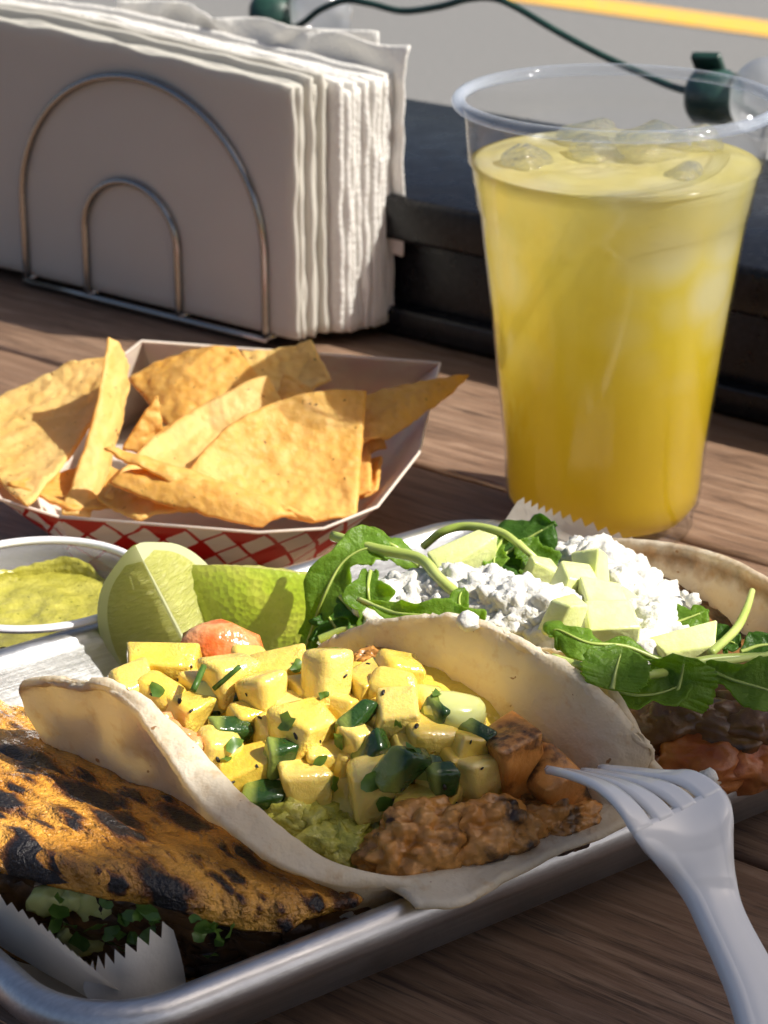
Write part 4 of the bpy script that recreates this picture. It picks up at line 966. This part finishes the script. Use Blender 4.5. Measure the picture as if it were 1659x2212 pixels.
G = keep_in_pan(wob(patch(rows, 60, 90), .0016, 75, 5.0, .0007, 260), .0288)
add('folded_tortilla', solid(G, .0024), M_CHAR, ques)
rows = [[pt(-100, 1880, .012), pt(200, 1980, .012), pt(500, 2040, .010), pt(780, 2020, .010)], [pt(-100, 1960, .008), pt(150, 2040, .0075), pt(450, 2100, .0065), pt(760, 2060, .008)], [pt(-80, 2020, .008), pt(120, 2090, .007), pt(430, 2135, .006), pt(740, 2085, .009)]]
add('bottom_tortilla', solid(wob(patch(rows, 24, 50), .001, 90, 2), .0022), M_CHAR, ques)
rows = [[pt(-100, 1840, .030), pt(150, 1900, .031), pt(400, 1950, .028), pt(600, 1995, .022), pt(800, 1995, .020)], [pt(-100, 1900, .022), pt(150, 1965, .023), pt(400, 2010, .020), pt(600, 2030, .016), pt(800, 2015, .015)], [pt(-100, 1960, .010), pt(150, 2030, .010), pt(400, 2085, .009), pt(600, 2080, .009), pt(780, 2050, .010)]]
add('bean_filling', solid(wob(patch(rows, 40, 70), .002, 150, 9, .001, 420), .006), M_MEAT, ques)
random.seed(8)
for k in range(34):
    u = random.choice([random.uniform(80, 270), random.uniform(250, 340), random.uniform(410, 500)]); v = 1925 + (u - 80) * .16 + random.uniform(0, 95); z = .033 - (v - 1925 - (u - 80) * .16) * 1.5e-4
    add('cilantro_leaf', flake(pt(u, v, z), random.uniform(.0022, .0042), (R(-50) + random.uniform(-.6, .6), random.uniform(-.6, .6), random.uniform(0, 6)), k + 40), M_HERB, ques)
for k, (u, v, r, sx) in enumerate([(195, 1950, .0032, 1.0), (205, 1985, .003, 1.0), (190, 2020, .0038, 1.6), (235, 1960, .003, 1.3), (110, 1945, .003, 1.6), (160, 1940, .0026, 1.2), (560, 2050, .004, 1.5), (630, 2040, .0035, 1.4), (750, 1995, .0022, 1.2), (600, 2070, .003, 1.7)]):
    add('melted_cheese', at(lump(r, (sx, .8, 1.3), 3, .3, 1.5, k), pt(u, v, .0300 - (v - 1930) * 1.5e-4), (.2, .3, .4)), M_CHEESE if k > 5 else M_PALE, ques)

# ================================================================ RIGHT TACO (arugula and crumbled cheese)
taco2 = thing('arugula_taco', 'toasted flour tortilla taco with arugula and crumbled white cheese at the right', 'taco', tn(.37, .40, .002))
rows = [ucross(pt(1436, 1676, .038), pt(1830, 1490, .036), .0285, 0, 0), ucross(pt(1393, 1612, .044), pt(1775, 1345, .046), .007, 0, 0), ucross(pt(1356, 1535, .052), pt(1665, 1258, .053), .006, 0, 0),
        ucross(pt(1293, 1462, .057), pt(1535, 1199, .053), .006, 0, 0), ucross(pt(1215, 1412, .055), pt(1400, 1174, .050), .006, 0, 0), ucross(pt(1110, 1405, .046), pt(1285, 1171, .045), .007, 0, 0), ucross(pt(1000, 1390, .038), pt(1218, 1190, .036), .010, 0, 0)]
G = keep_in_pan(wob(patch(rows, 60, 90), .0012, 100, 13.0, .0005, 320))
add('tortilla', solid(G, .0022), M_TOAST, taco2)
frows = []
for (L, Rr, zt) in [((1430, 1720, .018), (1850, 1560, .018), .022), ((1400, 1640, .026), (1760, 1450, .026), .031), ((1340, 1540, .030), (1640, 1340, .032), .036), ((1230, 1440, .034), (1480, 1260, .034), .038), ((1080, 1380, .032), (1330, 1230, .030), .034), ((930, 1350, .024), (1180, 1220, .022), .026)]:
    a, b = pt(*L), pt(*Rr); frows.append([a.lerp(b, f) + Vector((0, 0, (zt - (a.z + (b.z - a.z) * f)) * math.sin(math.pi * f) ** .6 if 0 < f < 1 else 0)) for f in (0, .2, .5, .8, 1)])
add('filling', solid(wob(patch(frows, 44, 40), .0025, 120, 4, .0012, 350), .010), M_MEAT, taco2)
random.seed(14)
for k, (u, v, z, r, m_, lab) in enumerate([(1450, 1560, .036, .011, M_MEAT, 'dark braised meat chunk behind the fork tips'), (1560, 1580, .034, .012, M_MEAT, 'dark braised meat chunk under the arugula at the right'), (1640, 1560, .036, .011, M_MEAT, 'braised meat chunk at the right picture edge'), (1520, 1650, .030, .010, M_REDM, 'red saucy meat piece above the pan rim'), (1610, 1640, .030, .010, M_REDM, 'orange crusted meat piece near the pan rim'), (1690, 1600, .030, .011, M_REDM, 'saucy meat piece past the right picture edge')]):
    add('meat_chunk', at(lump(r, (1.2, .9, .7), 4, .3, 1.6, k + 3, .08, 7), pt(u, v, z)), m_, label=lab, cat='meat', group='meat chunks in the right taco')
# crumbled cheese heap
ch = []
path1 = [(866, 1302, .049), (930, 1290, .0505), (1000, 1282, .052), (1050, 1275, .0530), (1110, 1305, .0540), (1170, 1320, .0535), (1230, 1345, .0510)]
path2 = [(1262, 1206, .0455), (1310, 1230, .0460), (1350, 1260, .0470), (1385, 1315, .0465), (1420, 1365, .0460), (1400, 1388, .047)]
def crumb(r, sc, sub, seed):
    V, F = ico(1.0, sub); out = []
    for p in V:
        q = p * 1.7 + Vector((seed * 1.7, 0, seed)); d = noise.voronoi(q)[0]; k = 1.06 + .36 * fz(p, 1.3, seed) + .12 * fz(p, 4, seed) + .06 * fz(p, 10, seed) - .17 * noise.voronoi(p * 4.5 + Vector((seed, 1, 2)))[0][0] ** 2
        out.append(Vector((p.x * sc[0], p.y * sc[1], p.z * sc[2])) * (r * k))
    return out, F
for P_, n_ in ((path1, 90), (path2, 70)):
    C = cr([pt(*p) for p in P_], 60)
    for k in range(0, 60, 5): ch.append(at(crumb(.0112, (1, 1, .8), 5, k + len(ch)), Vector(C[k]) - Vector((0, 0, .0042))))
    for k in range(n_):
        c = Vector(C[random.randrange(60)]); r = random.choice([.0005, .0007, .0009, .0012, .0018, .0028]); d = Vector((random.gauss(0, .0042), random.gauss(0, .0050), 0)); d.z = .0022 - 60 * (d.x ** 2 + d.y ** 2) + random.uniform(-.0010, .0012)
        ch.append(at(crumb(r, (1, random.uniform(.6, 1), random.uniform(.6, 1)), 2 if r < .0015 else 3, k), c + d, (random.uniform(0, 3), 0, random.uniform(0, 3))))
add('crumbled_cheese', join(*ch), M_CHEESE, label='heap of crumbled white cheese on the right taco', cat='cheese')
for k, (u, v, z, r, lab) in enumerate([(1010, 1342, .066, .0026, 'white cheese crumb on the rim of the middle tortilla'), (1497, 1295, .050, .0020, 'cheese crumb stuck on the toasted tortilla wall'), (1478, 1283, .050, .0011, 'tiny cheese crumb on the toasted tortilla wall'), (1530, 1680, .040, .0022, 'white crumb near the fork on the dark meat')]):
    add('cheese_crumb', at(lump(r, (1, .9, .9), 2, .4, 1.8, k + 2), pt(u, v, z)), M_CHEESE, label=lab, cat='cheese', group='loose cheese crumbs')
AG = 'pale green apple pieces on the right taco'
for k, (u, v, z, a, b, c, rz, rx, ry, lab) in enumerate([
 (998, 1205, .0520, 14, 7, 8, .45, .2, -.35, 'wedge of green apple standing on the arugula at the back'), (1282, 1232, .0560, 7, 7, 10, .7, -.3, .3, 'topmost green apple cube on the cheese'), (1232, 1266, .0555, 9, 8, 11, .6, .2, .4, 'green apple block left of the topmost cube'),
 (1296, 1302, .0545, 11, 9, 7, .3, .2, .2, 'green apple cube with a green skin edge'), (1218, 1335, .0570, 8, 7, 10, .6, .1, .2, 'green apple block behind the front arugula leaf'), (1316, 1350, .0530, 13, 9, 8, .1, .3, .1, 'wide green apple piece above the front leaf'),
 (1470, 1402, .0480, 15, 8, 7, .25, .2, -.15, 'long pale apple piece by the arugula stems'), (1165, 1236, .0500, 8, 6, 7, .4, .1, .5, 'green apple sliver in front of the dark leaf'), (1340, 1318, .0480, 9, 8, 7, .9, .2, .1, 'green apple bit sunk in the cheese')]):
    cube(u, v, z, a * mm, b * mm, c * mm, (rx, ry, rz), .0008, k * 1.9 + 3, M_APPLE, 'apple_piece', label=lab, cat='apple', group=AG)

# ---------------------------------------------------------------- arugula
def leaf(spine, w, lobes, curl, mat, label, side=None, seed=0, stem=True, ruffle=.15, prof=None):
    P = cr(spine, 64); m = len(P); lobes = lobes * 1.5; T = np.gradient(P, axis=0); T /= np.linalg.norm(T, axis=1, keepdims=True)
    nj = 13; w *= 1.15; G = np.zeros((m, nj, 3)); sd = Vector(side) if side else None
    for i in range(m):
        s = i / (m - 1); t_ = Vector(T[i]); x = (sd if sd else t_.cross(Vector((0, -.5, .85)))); x = (x - t_ * x.dot(t_)).normalized(); nn_ = x.cross(t_)
        if nn_.z < 0 and not sd: nn_ = -nn_
        pr = (math.sin(math.pi * min(1, .06 + s * .97)) ** .55) * (.35 + .65 * s) if prof is None else np.interp(s, *prof)
        lob = 1 - .48 * (.5 + .5 * math.cos(2 * math.pi * lobes * s + seed)) * (1 if s < .75 else max(0, (1 - s) * 4)) if lobes else 1
        hw_ = w * max(.04, pr * lob) * (1 + .16 * noise.noise(Vector((s * 16, seed, 0))))
        for j in range(nj):
            y = (j / (nj - 1)) * 2 - 1
            p = Vector(P[i]) + x * (y * hw_) + nn_ * (curl * w * y * y * pr + ruffle * w * abs(y) * noise.noise(Vector((s * 7, y * 1.5, seed + 3))))
            G[i, j] = p
    root = thing('arugula_leaf', label, 'arugula', Vector((P[:, 0].mean(), P[:, 1].mean(), P[:, 2].min())), 'arugula on the right taco')
    add('blade', solid(G, .00045), mat, root)
    if stem: add('midrib', tube([Vector(P[i]) + Vector((0, -.0002, .0003)) for i in range(0, 54)], [.0006, .0004, .0002], 6), M_STEM, root)
    return root
def stem(pts, r, label, r2=None):
    return add('arugula_sprig', tube([pt(*p) for p in pts], [r * .8, r * .85, (r2 or r * .8) * .75], 10, 40), M_STEM, label=label, cat='arugula', group='arugula stems on the right taco')
stem([(720, 1158, .055), (804, 1184, .057), (904, 1206, .0575), (948, 1249, .0570), (992, 1288, .0550)], .0017, 'thick pale arugula stem reaching out toward the chip boat', .0019)
stem([(915, 1180, .047), (954, 1150, .052), (1007, 1137, .054), (1079, 1149, .055), (1123, 1178, .054), (1170, 1218, .050)], .0014, 'arched arugula stem looping above the back of the taco')
stem([(1191, 1420, .0610), (1303, 1452, .0590), (1391, 1459, .0570), (1485, 1443, .0540), (1580, 1428, .0510), (1700, 1408, .0490)], .0013, 'long thin arugula stem crossing the front of the right taco')
stem([(1535, 1412, .0500), (1588, 1361, .0510), (1612, 1317, .0525), (1625, 1276, .0540)], .0013, 'pale arugula stem curving up against the toasted tortilla')
stem([(1430, 1450, .0520), (1540, 1425, .0510), (1720, 1415, .0480)], .0014, 'second arugula stem lying at the right picture edge')
stem([(690, 1382, .0430), (730, 1366, .0450), (770, 1356, .0470)], .0014, 'short cut arugula stem left of the middle tortilla rim')
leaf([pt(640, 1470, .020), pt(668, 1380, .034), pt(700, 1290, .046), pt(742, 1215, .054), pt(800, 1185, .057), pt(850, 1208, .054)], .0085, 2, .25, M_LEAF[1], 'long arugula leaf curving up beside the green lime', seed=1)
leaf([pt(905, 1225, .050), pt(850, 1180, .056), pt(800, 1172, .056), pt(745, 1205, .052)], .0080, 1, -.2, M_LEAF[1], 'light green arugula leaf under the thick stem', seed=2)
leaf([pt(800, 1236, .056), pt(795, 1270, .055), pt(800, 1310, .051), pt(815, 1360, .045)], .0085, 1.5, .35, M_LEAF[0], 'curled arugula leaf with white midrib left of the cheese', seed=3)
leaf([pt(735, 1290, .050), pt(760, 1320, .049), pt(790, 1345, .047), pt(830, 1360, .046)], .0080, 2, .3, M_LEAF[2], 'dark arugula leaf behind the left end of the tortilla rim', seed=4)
leaf([pt(775, 1296, .0580), pt(850, 1325, .0590), pt(930, 1332, .0600), pt(1015, 1338, .0610), pt(1045, 1352, .060)], .0052, 2, .4, M_LEAF[1], 'bright arugula leaf lying along the middle tortilla rim', seed=5, ruffle=.35)
leaf([pt(1040, 1350, .0590), pt(1000, 1325, .0610), pt(992, 1295, .0630), pt(1003, 1270, .0640)], .0026, 0, .3, M_LEAF[0], 'tiny curled arugula sprout in front of the cheese', seed=6)
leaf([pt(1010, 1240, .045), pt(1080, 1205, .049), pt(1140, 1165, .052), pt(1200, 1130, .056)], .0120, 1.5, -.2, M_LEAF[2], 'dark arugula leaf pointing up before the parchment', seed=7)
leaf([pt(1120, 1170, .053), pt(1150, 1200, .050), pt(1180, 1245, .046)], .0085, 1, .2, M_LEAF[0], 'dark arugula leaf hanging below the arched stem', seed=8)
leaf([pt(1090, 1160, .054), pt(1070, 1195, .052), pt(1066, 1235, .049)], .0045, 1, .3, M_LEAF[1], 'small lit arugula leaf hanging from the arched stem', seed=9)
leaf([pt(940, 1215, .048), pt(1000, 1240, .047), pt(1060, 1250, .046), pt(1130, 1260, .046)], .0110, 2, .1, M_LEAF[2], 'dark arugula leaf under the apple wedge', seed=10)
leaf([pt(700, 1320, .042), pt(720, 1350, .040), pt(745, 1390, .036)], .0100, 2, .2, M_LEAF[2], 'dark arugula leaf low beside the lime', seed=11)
leaf([pt(1425, 1428, .0560), pt(1350, 1398, .0595), pt(1270, 1390, .0610), pt(1205, 1362, .0625), pt(1190, 1375, .061)], .0062, 2, -.35, M_LEAF[1], 'arugula leaf with a round lobe in front of the apple', seed=12, ruffle=.3)
leaf([pt(1322, 1490, .0570), pt(1330, 1450, .0600), pt(1345, 1400, .0630)], .0066, 0, .3, M_LEAF[1], 'rounded arugula lobe standing up glowing in the sun', seed=13, prof=([0, .3, .7, 1], [.7, 1, .95, .25]))
leaf([pt(1300, 1462, .0550), pt(1350, 1500, .0520), pt(1420, 1500, .0520), pt(1500, 1470, .0540)], .0075, 2, .45, M_LEAF[0], 'broad arugula leaf drooping over the dark meat', seed=14)
leaf([pt(1455, 1520, .0500), pt(1470, 1470, .0545), pt(1480, 1420, .0600)], .0070, 0, -.35, M_LEAF[0], 'wide arugula lobe folded upright beside the long stem', seed=15, prof=([0, .3, .7, 1], [.8, 1, .95, .35]))
leaf([pt(1520, 1445, .0530), pt(1580, 1470, .0520), pt(1650, 1490, .0510), pt(1740, 1520, .048)], .0095, 1, .3, M_LEAF[0], 'large arugula leaf running off the right picture edge', seed=16)
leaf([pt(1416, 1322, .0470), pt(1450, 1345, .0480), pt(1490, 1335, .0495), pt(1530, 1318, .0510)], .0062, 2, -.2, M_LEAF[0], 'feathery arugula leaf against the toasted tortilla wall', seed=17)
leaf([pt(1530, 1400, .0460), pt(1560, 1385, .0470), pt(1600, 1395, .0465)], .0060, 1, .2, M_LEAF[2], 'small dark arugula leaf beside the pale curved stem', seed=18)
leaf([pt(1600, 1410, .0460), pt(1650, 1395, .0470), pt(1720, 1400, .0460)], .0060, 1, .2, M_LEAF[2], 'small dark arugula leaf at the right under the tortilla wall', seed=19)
